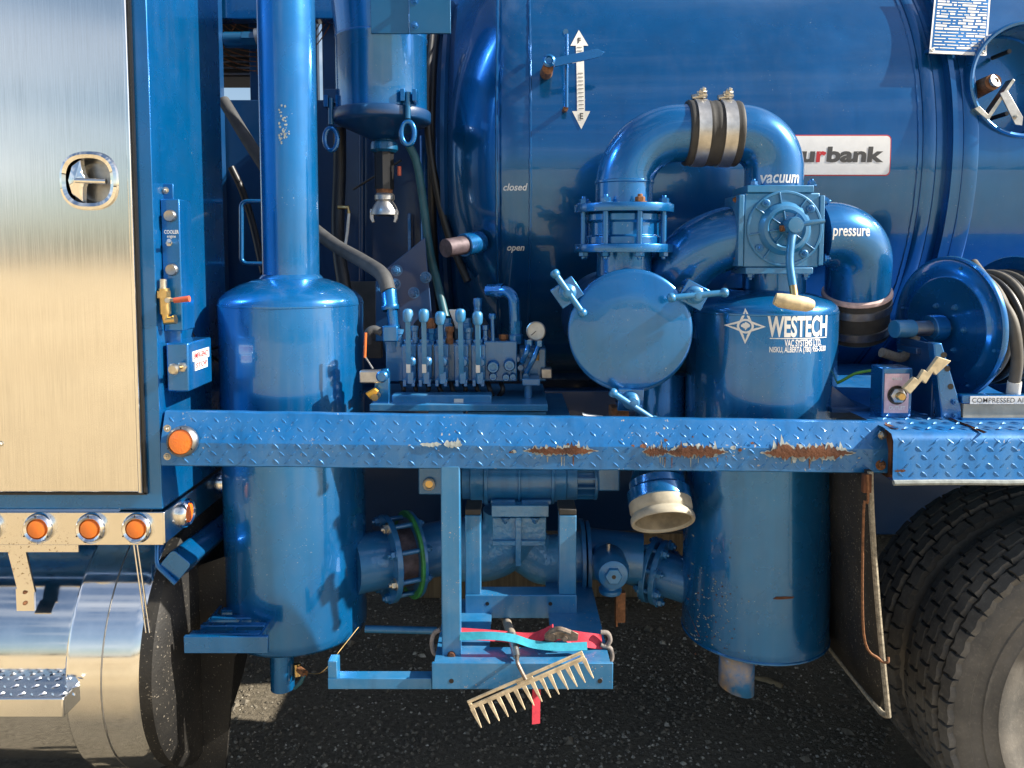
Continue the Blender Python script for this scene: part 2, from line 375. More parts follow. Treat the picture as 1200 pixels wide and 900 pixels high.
def decal(vs, fs, o, ux, uy, bvh=None, direction=(0, 1, 0), lift=.0012, cut=None):
    """flat shape laid in the plane (ux, uy) at o; with bvh it is pressed onto that surface along direction"""
    o, ux, uy, d = V(o), V(ux).normalized(), V(uy).normalized(), V(direction).normalized(); mb = MB(); P = [o + ux * a + uy * b for a, b in vs]
    if bvh:
        bm = bmesh.new(); bv = [bm.verts.new(q) for q in P]
        for f in fs:
            try: bm.faces.new([bv[i] for i in f])
            except ValueError: pass
        bmesh.ops.triangulate(bm, faces=bm.faces)
        if cut:
            for _ in range(3):
                es = [e for e in bm.edges if e.calc_length() > cut]
                if not es: break
                bmesh.ops.subdivide_edges(bm, edges=es, cuts=1); bmesh.ops.triangulate(bm, faces=bm.faces)
        bm.verts.index_update(); Q = []
        for q in bm.verts:
            h = bvh.ray_cast(q.co - d * .5, d)
            if h[0] is None: Q.append(q.co.copy()); continue
            n = h[1] if h[1].dot(d) < 0 else -h[1]
            Q.append(h[0] + n * lift - d * lift * .3)
        F = [tuple(x.index for x in f.verts) for f in bm.faces]; bm.free()
        return mb.add(Q, F)
    return mb.add([q - d * lift for q in P], fs)
def poly(pts): return pts, [tuple(range(len(pts)))]
def rrect(w_, h, r, n=5):
    out = []
    for cx, cy, a in ((w_ / 2 - r, h / 2 - r, 0), (-w_ / 2 + r, h / 2 - r, 90), (-w_ / 2 + r, -h / 2 + r, 180), (w_ / 2 - r, -h / 2 + r, 270)):
        for i in range(n + 1): q = R(a + 90 * i / n); out.append((cx + r * math.cos(q), cy + r * math.sin(q)))
    return out
def grid_poly(w_, h, nx, ny):
    vs = [(-w_ / 2 + w_ * i / nx, -h / 2 + h * j / ny) for j in range(ny + 1) for i in range(nx + 1)]
    return vs, [(j * (nx + 1) + i, j * (nx + 1) + i + 1, (j + 1) * (nx + 1) + i + 1, (j + 1) * (nx + 1) + i) for j in range(ny) for i in range(nx)]
EX, EY, EZ = V((1, 0, 0)), V((0, 1, 0)), V((0, 0, 1))

EX, EY, EZ = V((1, 0, 0)), V((0, 1, 0)), V((0, 0, 1))
# ================================================================== GROUND
g = MB(); g.add([(-400, -900, 0), (400, -900, 0), (400, 400, 0), (-400, 400, 0)], [(0, 1, 2, 3)])
tag(g.build('ground', 'ground'), None, kind='structure')
from mathutils import noise as mnoise
def stones(name, mat, n, y0, y1, smin, smax, label):
    mb = MB(); seed = n * .0137
    for _ in range(n):
        y = random.uniform(y0, y1); x = random.uniform(-1.1, 1.2) * (y / 2.3); s_ = smin + (smax - smin) * random.random() ** 2.6
        if random.random() > .12 + 1.1 * max(0, .5 + 1.1 * mnoise.noise(V((x * 2.3, y * 2.9, seed)))): continue
        if random.random() < .03: s_ *= 2.2
        a = random.uniform(0, 6.3); ca, sa = math.cos(a), math.sin(a); vs = []
        for q in ((1, 0, .2), (.1, .8, .15), (-.9, .2, .2), (-.1, -.85, .15), (.25, .2, .75), (-.3, -.1, .65)):
            j = [q[k] * random.uniform(.75, 1.25) * s_ for k in range(3)]; vs.append((x + j[0] * ca - j[1] * sa, y + j[0] * sa + j[1] * ca, j[2]))
        mb.add(vs, [(0, 1, 4), (1, 2, 5), (1, 5, 4), (2, 3, 5), (3, 0, 4), (3, 4, 5)])
    return tag(mb.build(name, mat, ang=10), label, 'gravel', kind='stuff')
stones('gravel', 'stone', 15000, 2.0, 4.6, .0018, .0085, 'pale loose gravel scattered over the dark ground under the truck')
stones('dark_gravel', 'stone_dark', 24000, 2.0, 4.6, .0025, .012, 'dark loose gravel covering the ground under the truck')

tl = MB(); rt = random.Random(2); N = 260; vs = []; fs = []
for i in range(N + 1):
    a = R(200 + 140 * i / N); h = 2.0 + 1.3 * math.sin(i * .21) * math.sin(i * .047) + rt.uniform(-.9, 1.3); d = 120 + rt.uniform(-3, 3)
    c = V((math.cos(a), math.sin(a), 0))
    vs += [c * d, c * (d + 1.5) + EZ * h * .6, c * (d + 4) + EZ * h, c * (d + 8) + EZ * h * .7, c * (d + 10)]
for i in range(N):
    for j in range(4): fs.append((i * 5 + j, i * 5 + j + 1, i * 5 + 6 + j, i * 5 + 5 + j))
simple('far_foliage', (.26, .225, .16), .9, var=.5, scale=.6)
tag(tl.add(vs, fs).build('distant_treeline', 'far_foliage'), 'low brown line of far trees across the dry field', 'trees', kind='stuff')
# ================================================================== THE TRUCK
truck = thing('vacuum_truck', 'blue vacuum truck seen from the side, stainless cabinet left and tyres right', 'truck', (0, 2.6, 0))
D0 = 1.75
# --- tool cabinet
CX = X(181, D0 + .015, 300); CB = Z(598, D0 + .015)
cab = MB().lim(-2.4, CX, D0 + .015, 2.2, CB, 2.75).build('cabinet', 'blue_paint', truck, .006)
dR = X(153, D0, 300); dB = Z(577, D0)
door = MB().lim(-2.3, dR, D0, D0 + .0125, dB, 2.65).build('cabinet_door', 'brushed_steel', truck, .003); door['label'] = 'brushed stainless cabinet door'
MB().lim(dR - .0005, dR + .009, D0 - .004, D0 + .013, dB - .002, 2.64).build('door_edge', 'polished_aluminium', door, .003)
MB().lim(dR + .0095, dR + .015, D0 + .006, D0 + .013, dB - .006, 2.64).build('door_seal', 'black_plastic', door)
MB().lim(-2.3, dR + .015, D0 + .006, D0 + .013, dB - .008, dB - .003).build('door_seal', 'black_plastic', door)
# paddle handle
hc = U(105, 212, D0); k = S(D0)
def ell(a, b, n=40, e=2.6): return [(a * abs(math.cos(q)) ** (2 / e) * (1 if math.cos(q) > 0 else -1), b * abs(math.sin(q)) ** (2 / e) * (1 if math.sin(q) > 0 else -1)) for q in (2 * math.pi * i / n for i in range(n))]
def ring_shape(mb, c, loops):            # loops: (a, b, depth towards viewer)
    rings = []; vs = []
    for a, b, d in loops:
        e = ell(a, b); rings.append(range(len(vs), len(vs) + len(e))); vs += [V(c) + V((x, -d, z)) for x, z in e]
    fs = []; n = 40
    for A, B in zip(rings, rings[1:]):
        for i in range(n): fs.append((A[i], A[(i + 1) % n], B[(i + 1) % n], B[i]))
    return mb.add(vs, fs), rings
hb, rg = ring_shape(MB(), hc, [(34 * k, 34 * k, 0), (33 * k, 33 * k, .006), (30 * k, 30 * k, .009), (26 * k, 26 * k, .006), (24.5 * k, 24.5 * k, -.008), (21 * k, 22 * k, -.034)])
hb.f.append(tuple(rg[-1]))
hb.f.pop(); hnd = hb.build('door_handle', 'chrome', door)
cut(door, MB().prism(ell(30.5 * k, 30.5 * k), hc + V((0, -.03, 0)), EX, EZ, (0, .08, 0))); cut(cab, MB().prism(ell(25 * k, 25 * k), hc + V((0, -.03, 0)), EX, EZ, (0, .08, 0)))
MB().prism(ell(22 * k, 23 * k), hc + V((0, .034, 0)), EX, EZ, (0, .002, 0)).build('handle_pan', 'steel', door)
tb = MB(); tb.tube([hc + V((-14 * k, -.008, 0)), hc + V((21 * k, -.006, -1 * k))], .0062, 12)
tb.build('handle_bar', 'chrome', door)
pb = MB()
pts = [(-24 * k, 0), (-19 * k, 17 * k), (-9 * k, 24 * k), (-7 * k, 9 * k), (-3 * k, 2 * k), (-7 * k, -8 * k), (-8 * k, -24 * k), (-20 * k, -15 * k)]
cen = len(pts); vs = [hc + V((a, -.004, b)) for a, b in pts] + [hc + V((-14 * k, -.013, 1 * k))] + [hc + V((a, .012, b)) for a, b in pts]
pb.add(vs, [(i, (i + 1) % cen, cen) for i in range(cen)] + [((i + 1) % cen, i, cen + 1 + i, cen + 1 + (i + 1) % cen) for i in range(cen)])
pb.build('handle_paddle', 'chrome', door, .001)
bolt(door, U(1, 520, D0), (0, -1, 0), .005, BOLT_Z)
# --- stainless light bar round the corner
lb0, lb1 = Z(601, D0), Z(640, D0)
bar = MB().lim(-2.4, CX + .004, D0 + .006, D0 + .012, lb1, lb0 - .001).lim(CX + .002, CX + .008, D0 + .006, 2.22, lb1 + .004, lb0 - .001).build('light_bar', 'spotted_steel', truck, .0015)
lp = MB().lim(-2.4, X(84, D0 + .02), D0 + .02, D0 + .026, Z(647, D0 + .02), lb1 + .02).build('bar_lip', 'spotted_steel', bar)
def marker(parent, c, nrm, r, lens_r, label=None, bez='chrome'):
    b = MB().lathe(c, nrm, [(r, 0), (r, .006), (r * .96, .012), (r * .80, .017), (lens_r * 1.06, .014), (lens_r * 1.04, .006)], 40)
    o = b.build('marker_light', bez, parent)
    MB().lathe(V(c), nrm, [(lens_r * 1.03, .006), (lens_r, .012), (lens_r * .9, .0155), (lens_r * .5, .017), (0, .0174)], 36).build('lens', 'amber_lens', o)
    for a in (.5, 2.6, 4.7):
        _, u, w_ = frame(nrm); MB().lathe(V(c) + (u * math.cos(a) + w_ * math.sin(a)) * r * .88, nrm, [(0, .0165), (.0022, .0165), (.0018, .0175), (0, .018)], 8).build('screw', 'black_plastic', o)
    if label: o['label'] = label
    return o
for px_ in (-14, 47, 108, 162): marker(truck, U(px_, 618, D0 + .006), (0, -1, 0), 18.5 * k, 11.5 * k)
for yy_ in (1.86, 2.12): marker(truck, V((CX + .008, yy_, (lb0 + lb1) / 2 + .003)), (1, 0, 0), 18.5 * k, 11.5 * k)
# --- chrome fuel tank, wrap guard, strap, step
tcz = Z(742, 2.05); tr = .335; tcy = D0 + .03 + tr
ft = MB().lathe((-2.4, tcy, tcz), EX, [(0, 0), (tr, 0), (tr, 2.4 + X(70, D0 + .03, 720)), (tr * .97, 2.4 + X(72, D0 + .03)), (0, 2.4 + X(72, D0 + .03))], 128).build('fuel_tank', 'polished_aluminium', truck)
gx0, gx1 = X(70, D0, 720), X(150, D0, 700)
gr = tr + .022
MB().lathe((gx0, tcy, tcz), EX, [(gr - .02, 0), (gr, 0), (gr + .003, .004), (gr, .008), (gr, gx1 - gx0 - .01), (gr - .02, gx1 - gx0 + .02)], 128).build('tank_guard', 'polished_aluminium', ft)
sx_ = X(112, D0, 720)
MB().lathe((sx_, tcy, tcz), EX, [(gr + .0005, 0), (gr + .003, .001), (gr + .003, .003), (gr + .0005, .004)], 96).build('guard_seam', 'steel', ft)
MB().lathe((gx1 + .012, tcy, tcz), EX, [(gr - .03, -.01), (gr - .004, .0), (gr - .004, .03), (gr - .03, .05), (0, .05)], 96).build('guard_end', 'flap_rubber', ft)
st = MB().pxprism([(9, 647), (30, 647), (41, 694), (20, 690)], D0 + .022, D0 + .028)
st.px(19, 690, 40, 716, D0 + .024, D0 + .03)
so_ = st.build('tank_strap', 'spotted_steel', ft)
for py_ in (694, 707): bolt(ft, U(29, py_, D0 + .022), (0, -1, 0), .0035, BOLT_R)
stp = MB().lim(-2.4, X(76, D0 - .05, 800), D0 - .06, D0 + .12, Z(800, D0) - .05, Z(800, D0) - .002).build('side_step', 'polished_aluminium', truck, .004)
lug = MB()
for i in range(26):
    for j in range(5):
        c = V((X(76, D0 - .05) - .012 - i * .024 - (j % 2) * .012, D0 - .045 + j * .032, Z(800, D0) - .0015)); a = R(45 if (i + j) % 2 else -45)
        d_, e_ = V((math.cos(a), math.sin(a), 0)) * .010, V((-math.sin(a), math.cos(a), 0)) * .0035
        lug.add([c - d_, c + d_, c - e_, c + e_, c + EZ * .003 - d_ * .5, c + EZ * .003 + d_ * .5], [(0, 2, 4), (2, 5, 4), (2, 1, 5), (1, 3, 5), (3, 4, 5), (3, 0, 4)])
tag(lug.build('tread_pattern', 'polished_aluminium', stp), None, kind='stuff')
# thin chrome hanger rods and dark liner
for (x0, y0, x1, y1, d) in ((157, 638, 180, 805, 1.79), (161, 638, 184, 803, 1.79), (239, 597, 256, 712, 2.12), (243, 596, 260, 711, 2.12)):
    MB().tube([U(x0, y0, d), U(x1, y1, d)], .0022, 8).build('hanger_rod', 'chrome', truck)
MB().pxprism([(190, 700), (235, 662), (300, 640), (300, 735), (275, 770), (262, 925), (150, 925)], 2.0, 2.012).build('splash_panel', 'flap_rubber', truck)
MB().pxprism([(190, 575), (300, 530), (300, 720), (262, 760), (190, 760)], 2.40, 2.42).build('inner_panel', 'flap_rubber', truck)
# square arm under cabinet
a0, a1 = U(204, 664, 1.84), U(275, 606, 2.25); ax = (a1 - a0).normalized(); u = ax.cross(EZ).normalized(); w_ = u.cross(ax)
sq = rrect(.06, .062, .010, 3); rr_ = Matrix.Rotation(R(40), 3, ax)
arm = MB().prism(sq, a0, rr_ @ u, rr_ @ w_, a1 - a0).build('bumper_arm', 'blue_paint', truck, .0015)
MB().tube(bend(U(184, 636, 1.86), U(184, 662, 1.84), U(206, 684, 1.83), .03), .006, 10).build('arm_rod', 'blue_paint', arm)
# --- main vacuum tank
TY, TZ, TR = 3.24, 1.90, .84
TX0 = X(597, 2.41, 150)
tp = [(0, -.215), (.25, -.205), (.45, -.18), (.60, -.14), (.70, -.095), (.77, -.05), (.81, -.02), (.832, 0.0), (TR, .03), (TR, 6)]
tankmb = MB().lathe((TX0, TY, TZ), EX, [(0, -.335), (.2, -.330), (.40, -.305), (.56, -.262), (.67, -.212), (.745, -.155), (.79, -.10), (.818, -.05), (.834, -.01), (TR, .03), (TR, .06), (TR, .5), (TR, 1.6), (TR, 4.5), (0, 4.5)], 256)
tank = tankmb.build('tank', 'tank_blue', truck, ang=60); tank['label'] = 'large glossy blue cylindrical tank'
tbvh = tankmb.bvh()
def tank_ring(x, w0, h0, mat='tank_blue', name='stiffener_ring', seg=256):
    MB().lathe((x, TY, TZ), EX, [(TR - .01, 0), (TR + h0 * .55, w0 * .04), (TR + h0, w0 * .15), (TR + h0, w0 * .85), (TR + h0 * .55, w0 * .96), (TR - .01, w0)], seg).build(name, mat, tank)
def weld(x):
    mb = MB(); n = 420
    mb.tube([V((x + random.uniform(-.0008, .0008), TY + math.cos(a) * (TR + .0005), TZ + math.sin(a) * (TR + .0005))) for a in (2 * math.pi * i / n for i in range(n))], [.0042 * random.uniform(.8, 1.15) for _ in range(n)], 6, True)
    mb.build('weld_seam', 'tank_blue', tank)
weld(X(621, 2.40)); weld(X(582, 2.40, 150))
rx = X(1086, 2.40, 30)
tank_ring(rx, .045, .006); tank_ring(rx + .075, .022, .03); tank_ring(rx + .125, .05, .004)
weld(rx - .012); weld(rx + .108)
# rear door ring round the head
MB().lathe((TX0 - .225, TY, TZ), EX, [(.66, .012), (.675, -.004), (.690, -.004), (.695, .010), (.68, .02)], 128).build('head_rim', 'shaded_blue', tank)
MB().tube([V((TX0 - .262, TY + math.cos(a) * .64, TZ + math.sin(a) * .64)) for a in (2 * math.pi * i / 96 for i in range(96))], .014, 10, True).build('head_gasket', 'black_hose', tank)
# scale arrow, pointer, sight rod
def tdecal(vs, fs, px_, py_, name, mat, parent=tank, cut=.03, lift=.0015, sx=1):
    return decal(vs, fs, U(px_, py_, 2.41), EX, EZ, tbvh, EY, lift, cut).build(name, mat, parent, ang=60)
ks = S(2.40)
tdecal(*grid_poly(9 * ks, 84 * ks, 2, 8), 681, 89, 'level_scale', 'off_white')
tdecal(*poly([(-10.5 * ks, 0), (10.5 * ks, 0), (0, 21 * ks)]), 681, 47.5, 'scale_arrowhead', 'off_white'); tdecal(*poly([(-10.5 * ks, 0), (10.5 * ks, 0), (0, -21 * ks)]), 681, 130.5, 'scale_arrowhead', 'off_white')
for t_, py_ in (('F', 41), ('E', 137)):
    vs, fs = text_mb(t_, .026, .9, .0008); tdecal(vs, fs, 681, py_, 'scale_letter', 'grey_print', tank, lift=.0026)
for i in range(17):
    if i in (4, 5, 6): continue
    tdecal([(-3 * ks, -.4 * ks), (3 * ks, -.4 * ks), (3 * ks, .4 * ks), (-3 * ks, .4 * ks)], [(0, 1, 2, 3)], 681, 50 + i * 4.85, 'scale_mark', 'grey_print', tank, lift=.0026)
rod = MB().tube([U(664, 40, 2.365), U(664, 126, 2.365)], .0052, 10)
rodo = rod.build('sight_rod', 'blue_paint', tank)
for py_ in (37, 127): MB().tube([U(663, py_, 2.365), U(661, py_ + 3, 2.43)], .008, 10).build('rod_bracket', 'blue_paint' if py_ < 90 else 'bolt_rust', tank)
MB().cyl(U(640, 86, 2.44), U(642, 80, 2.335), .020, .017, 20).build('gauge_boss', 'bolt_rust', tank)
pt = MB().pxprism([(648, 68), (700, 57), (708, 61), (702, 67), (650, 78)], 2.325, 2.333).build('level_pointer', 'blue_paint', tank, .001)
MB().lathe(U(643, 72, 2.335), (0, -1, 0), [(.019, 0), (.019, .012), (.013, .016), (.009, .012), (0, .011)], 20).build('pointer_hub', 'blue_paint', tank)
# sticker
def sticker_shape(w_, h): return poly(rrect(w_, h, .012))
kk = S(2.42)
vs, fs = grid_poly(.300, .118, 6, 6)
stk = decal(*poly(rrect(.346, 46.5 * kk, .014)), U(975, 183, 2.42), EX, EZ, tbvh, EY, .0008, .03).build('sticker', 'red_print', tank, ang=60)
decal(*poly(rrect(.346 - .006, 44 * kk, .012)), U(975, 183, 2.42), EX, EZ, tbvh, EY, .0013, .03).build('sticker_face', 'white_print', tank, ang=60)
sx0 = 933
for t_, px0, px1, mat_ in (('u', 936, 952, 'grey_print'), ('r', 953, 965, 'red_print'), ('bank', 965.5, 1031, 'grey_print')):
    vs, fs = text_mb(t_, .062, 1., .0026, .06); mn, mx_ = min(q_[0] for q_ in vs), max(q_[0] for q_ in vs); s_ = (px1 - px0) * kk / (mx_ - mn); y0_ = .0
    decal([((a - (mn + mx_) / 2) * s_, b) for a, b in vs], fs, U((px0 + px1) / 2, 183, 2.42), EX, EZ, tbvh, EY, .0019, .03).build('sticker_lettering', mat_, tank, ang=60)
for t_, px_, py_, s_, mat_ in (('closed', 603, 220, .030, 'white_print'), ('open', 604, 290, .029, 'off_white')):
    vs, fs = text_mb(t_, s_, .95, .0006, .25); decal(vs, fs, U(px_, py_, 2.42), EX, EZ, tbvh, EY, .0015, .02).build('lettering', mat_, tank, ang=60)
# data plate on standoffs
d0 = 2.30
tl, tr_, bl, br = U(1099, -40, 2.53), U(1172, -40, 2.53), U(1089, 62, 2.405), U(1156, 65, 2.405)
pu, pv = (br - bl), (tl - bl); tr_ = bl + pu + pv; pn = pu.cross(pv).normalized()
plate = MB().add([bl, br, tr_, tl, bl - pn * .003, br - pn * .003, tr_ - pn * .003, tl - pn * .003], [(0, 1, 2, 3), (7, 6, 5, 4), (0, 4, 5, 1), (1, 5, 6, 2), (2, 6, 7, 3), (3, 7, 4, 0)]).build('data_plate', 'white_print', tank)
pn2 = pn if pn.y < 0 else -pn
def on_plate(a, b, lift=.0006): return bl + pu * a + pv * b + pn2 * lift
q = MB().add([on_plate(.03, .03), on_plate(.97, .03), on_plate(.97, .98), on_plate(.03, .98)], [(0, 1, 2, 3)]).build('plate_field', 'blue_paint', tank)
pr = MB(); rnd = random.Random(3)
for row in range(27):
    b = .055 + row * .0345; xs = .06
    while xs < .93:
        ln = rnd.choice((.05, .09, .14, .2, .26)); fat = rnd.random() < .4; e = min(.95, xs + ln); h = .022 if fat else .010
        pr.add([on_plate(xs, b, .0012), on_plate(e, b, .0012), on_plate(e, b + h, .0012), on_plate(xs, b + h, .0012)], [(0, 1, 2, 3)]); xs = e + rnd.uniform(.015, .05)
pr.build('plate_print', 'off_white', tank)
for a, b in ((.05, .035), (.95, .035)): MB().lathe(on_plate(a, b, .0), pn2, [(0, .001), (.006, .001), (.006, .003), (.003, .003), (.003, .0005), (0, .0005)], 14).build('plate_rivet', 'off_white', tank)
for a in (.08, .92): MB().tube([on_plate(a, .06, -.003), on_plate(a, .06, -.003) + V((0, .06, 0))], .008, 8).build('plate_bracket', 'blue_paint', tank)
# manway in a collar
mc = U(1203, 93, 2.40); mr = 66 * S(2.42)
cut(tank, MB().cyl(mc - EY * .2, mc + EY * .25, mr * .97, n=80)); tank.data.set_sharp_from_angle(angle=R(60))
man = MB().lathe(mc, EY, [(mr, .06), (mr, -.006), (mr * .97, -.010), (mr * .93, -.006), (mr * .93, .13), (mr * .90, .135), (mr * .3, .128), (0, .125)], 80).build('manway_collar', 'blue_paint', tank)
MB().cyl(U(1143, 106, 2.50), U(1164, 96, 2.39), .028, .024, 20).build('hinge_barrel', 'bolt_rust', tank)
MB().lathe(U(1166, 95, 2.39), (.3, -.9, .3), [(.020, -.004), (.020, .004), (.009, .006), (.006, .002), (0, .002)], 24).build('hinge_cap', 'steel', tank)
hp = MB(); hp.pxprism([(1142, 127), (1148, 124), (1158, 134), (1187, 92), (1190, 94), (1160, 139), (1157, 140), (1146, 131)], 2.39, 2.425)
hp.build('latch_bracket', 'zinc', tank, .001)
hp = MB().pxprism([(1172, 109), (1181, 106), (1199, 137), (1198, 147), (1190, 146)], 2.385, 2.39); hp = hp.build('latch_bar', 'aluminium', tank, .001)
bolt(tank, U(1190, 137, 2.385), (0, -1, 0), .006, BOLT_Z)
MB().tube([U(1163, 68, 2.52), U(1183, 60, 2.44)], .007, 10).build('latch_stud', 'black_hose', tank)
MB().tube([U(1158, 140, 2.52), U(1180, 133, 2.44)], .007, 10).build('latch_stud', 'black_hose', tank)
# --- chassis; box added on the far side to block light
ch = MB().lim(-4, 5, 2.72, 2.79, .86, 1.10).lim(-4, 5, 3.52, 3.59, .86, 1.10)
for x in (-1.5, -.6, .35, 1.3): ch.lim(x, x + .08, 2.80, 3.51, .9, 1.06)
ch.build('chassis_frame', 'shaded_blue', truck, .004)
MB().lim(-4, 5, 4.1, 4.6, .06, 1.4).build('far_side_blocker', 'shaded_blue', truck, .01)
MB().tube([(-3, 3.15, .78), (3, 3.15, .80)], .055, 20).build('drive_shaft', 'rubber', truck)
# upright panel and gap structure between cabinet and tank
bw = MB().lim(X(256, 2.98), -.02 - .16, 2.98, 3.02, .95, Z(117, 2.98)); bw.build('bulkhead', 'shaded_blue', truck, .003)
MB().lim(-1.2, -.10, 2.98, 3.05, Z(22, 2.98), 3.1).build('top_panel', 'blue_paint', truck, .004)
MB().lim(-1.3, X(265, 2.9), 2.9, 2.96, 1.0, 3.1).build('gap_post', 'shaded_blue', truck, .004)
MB().lim(X(300, 3.05), X(314, 3.05), 3.06, 3.1, 1.2, 2.5).build('gap_post', 'shaded_blue', truck, .003)
MB().lim(X(317, 3.06), X(378, 3.06), 3.06, 3.1, Z(120, 3.06), 3.1).lim(X(384, 3.06), X(503, 3.06), 3.06, 3.1, Z(122, 3.06), 3.1).lim(X(503, 3.06), X(512, 3.06), 3.06, 3.1, Z(78, 3.06), 3.1).lim(X(512, 3.06), X(575, 3.06), 3.06, 3.1, 1.4, 3.1).build('gap_panel', 'shaded_blue', truck, .003)
cool = MB().lim(X(250, 3.1), X(330, 3.1), 3.1, 3.3, Z(90, 3.1), Z(-10, 3.1)).build('cooler_core', 'rubber', truck)
gw = MB(); gc = U(300, -14, 3.06)
for i in range(13): gw.tube(arc(gc, EX, -EZ, .10 + i * .018, R(20), R(160), 20), .0022, 6)
for a in (60, 90, 120): gw.tube([gc + V((math.cos(R(a)) * .09, -.004, -math.sin(R(a)) * .09)), gc + V((math.cos(R(a)) * .33, -.004, -math.sin(R(a)) * .33))], .0025, 6)
gw.build('fan_guard', 'bolt_rust', cool)
for i in range(4): MB().lim(X(255, 3.09), X(330, 3.09), 3.085, 3.095, Z(64 + i * 7, 3.08), Z(66 + i * 7, 3.08)).build('cooler_fin', 'steel', cool)
ftg = MB().cyl(U(264, 47, 2.98), U(287, 47, 2.98), .030, n=20).build('pipe_fitting', 'teal_blue', truck)
MB().cyl(U(286, 47, 2.98), U(302, 47, 2.98), .033, n=8).build('fitting_nut', 'teal_blue', ftg)
MB().cyl(U(301, 45, 2.98), U(316, 42, 2.98), .036, n=18).build('fitting_end', 'aluminium', ftg)
MB().tube([U(497, 160, 2.75), U(499, 300, 2.7)], .018, 14).build('gap_pipe', 'blue_paint', truck); MB().tube([U(424, 150, 2.9), U(424, 330, 2.9)], .012, 12).build('gap_pipe', 'shaded_blue', truck)
MB().px(478, 250, 482, 345, 2.9, 2.96).build('gap_angle', 'blue_paint', truck, .002); MB().px(405, 330, 446, 420, 2.72, 2.76).build('gap_plate', 'steel_plate', truck, .002)
MB().tube(spline([U(505, 40, 2.62), U(500, 110, 2.6), U(506, 190, 2.58), U(524, 270, 2.58), U(548, 330, 2.56)], 8), .013, 12).build('head_cable', 'black_hose', truck)
# --- diamond plate side beam (slightly bent forward along the middle)
BX0, BX1 = X(188, D0, 515), X(1043, D0, 525)
def bz(py0, py1, x): f = (x - BX0) / (BX1 - BX0); return Z(py0 + (py1 - py0) * f, D0)
bm_ = MB(); NB = 48; vs = []; fs = []
prof = [(.06, 486, 499), (.034, 484.5, 497.5), (.028, 485.5, 498.5), (.0, 519, 526.5), (.0, 545, 553.5), (.004, 546.5, 555), (.05, 546.5, 555)]
rb = random.Random(5); wob = [rb.uniform(-.6, .6) for _ in range(NB + 1)]
for i in range(NB + 1):
    x = BX0 + (BX1 - BX0) * i / NB
    for j, (dy, a, b) in enumerate(prof): vs.append(V((x, D0 + dy + (wob[i] * .0012 if j in (2, 3, 4) else 0), bz(a, b, x) + wob[i] * .0009)))
n = len(prof)
for i in range(NB):
    for j in range(n - 1): fs.append((i * n + j, (i + 1) * n + j, (i + 1) * n + j + 1, i * n + j + 1))
fs += [tuple(range(n)), tuple(range((NB + 1) * n - 1, NB * n - 1, -1))]
bm_.add(vs, fs); beam = bm_.build('side_beam', 'deck_blue', truck, ang=12); beam['label'] = 'blue diamond plate side beam with rust along its crease'
bbvh = bm_.bvh()
def lug_mb(bvh, x0, x1, zf, rows, stepx, ln=.0108, wd=.0027, ht=.0016, y_from=1.4):
    mb = MB(); nx = int((x1 - x0) / stepx)
    for i in range(nx):
        for j in range(rows):
            x = x0 + (i + .5 + (.5 if j % 2 else 0)) * stepx; z = zf(x, (j + .5) / rows)
            if x > x1 - .008: continue
            h = bvh.ray_cast(V((x, y_from, z)), EY)
            if h[0] is None: continue
            n = h[1] if h[1].y < 0 else -h[1]; a = R(42 if (i + j) % 2 else -42)
            wr = random.random()
            if wr < .05: continue
            ux = EX; uz = n.cross(ux).normalized()
            if uz.z < 0: uz = -uz
            a += random.uniform(-.06, .06); ht_ = ht * (.45 + .55 * wr)
            d_ = (ux * math.cos(a) + uz * math.sin(a)); e_ = (-ux * math.sin(a) + uz * math.cos(a)); c = h[0] - n * .0003
            pts = [c - d_ * ln, c - d_ * ln * .45 - e_ * wd, c + d_ * ln * .45 - e_ * wd, c + d_ * ln, c + d_ * ln * .45 + e_ * wd, c - d_ * ln * .45 + e_ * wd]
            top = [c + n * ht_ + (q_ - c) * .5 for q_ in pts]
            mb.add(pts + top, [(6, 7, 8, 9, 10, 11)] + [(q_, (q_ + 1) % 6, 6 + (q_ + 1) % 6, 6 + q_) for q_ in range(6)])
    return mb
lm = lug_mb(bbvh, BX0 + .004, BX1, lambda x, f: bz(489, 502, x) + (bz(544, 552, x) - bz(489, 502, x)) * f, 6, .0262)
tag(lm.build('tread_pattern', 'deck_blue', beam, ang=20), None, kind='stuff')
def ragged(w_, h, n, seed, amp=.8):
    r_ = random.Random(seed); top = []; bot = []
    for i in range(n + 1):
        x = -w_ / 2 + w_ * i / n; env = min(1, 4 * min(i, n - i) / n + .05)
        top.append((x, h * env * (.35 + amp * r_.random() * (2.2 if r_.random() < .12 else 1)))); bot.append((x, -h * env * (.35 + amp * r_.random())))
    vs = top + bot; fs = [(i, i + 1, n + 1 + i + 1, n + 1 + i) for i in range(n)]; return vs, fs
for px_, w_, h, sd in ((657, 84, 5.0, 1), (768, 30, 5.5, 2), (815, 72, 6.5, 3), (946, 106, 8.5, 4)):
    py_ = 522 + (px_ - 188) / 855 * 7; kx = S(D0)
    vs, fs = ragged(w_ * kx * 1.07, h * kx * 1.25, 46, sd + 20); decal(vs, fs, U(px_, py_ + 2, D0), EX, EZ, bbvh, EY, .0032, .012).build('paint_edge', 'primer', beam, ang=60)
    vs, fs = ragged(w_ * kx, h * kx, 46, sd); decal(vs, fs, U(px_, py_ + 2, D0), EX, EZ, bbvh, EY, .0042, .012).build('rust_patch', 'rust', beam, ang=60)
ri = random.Random(77)
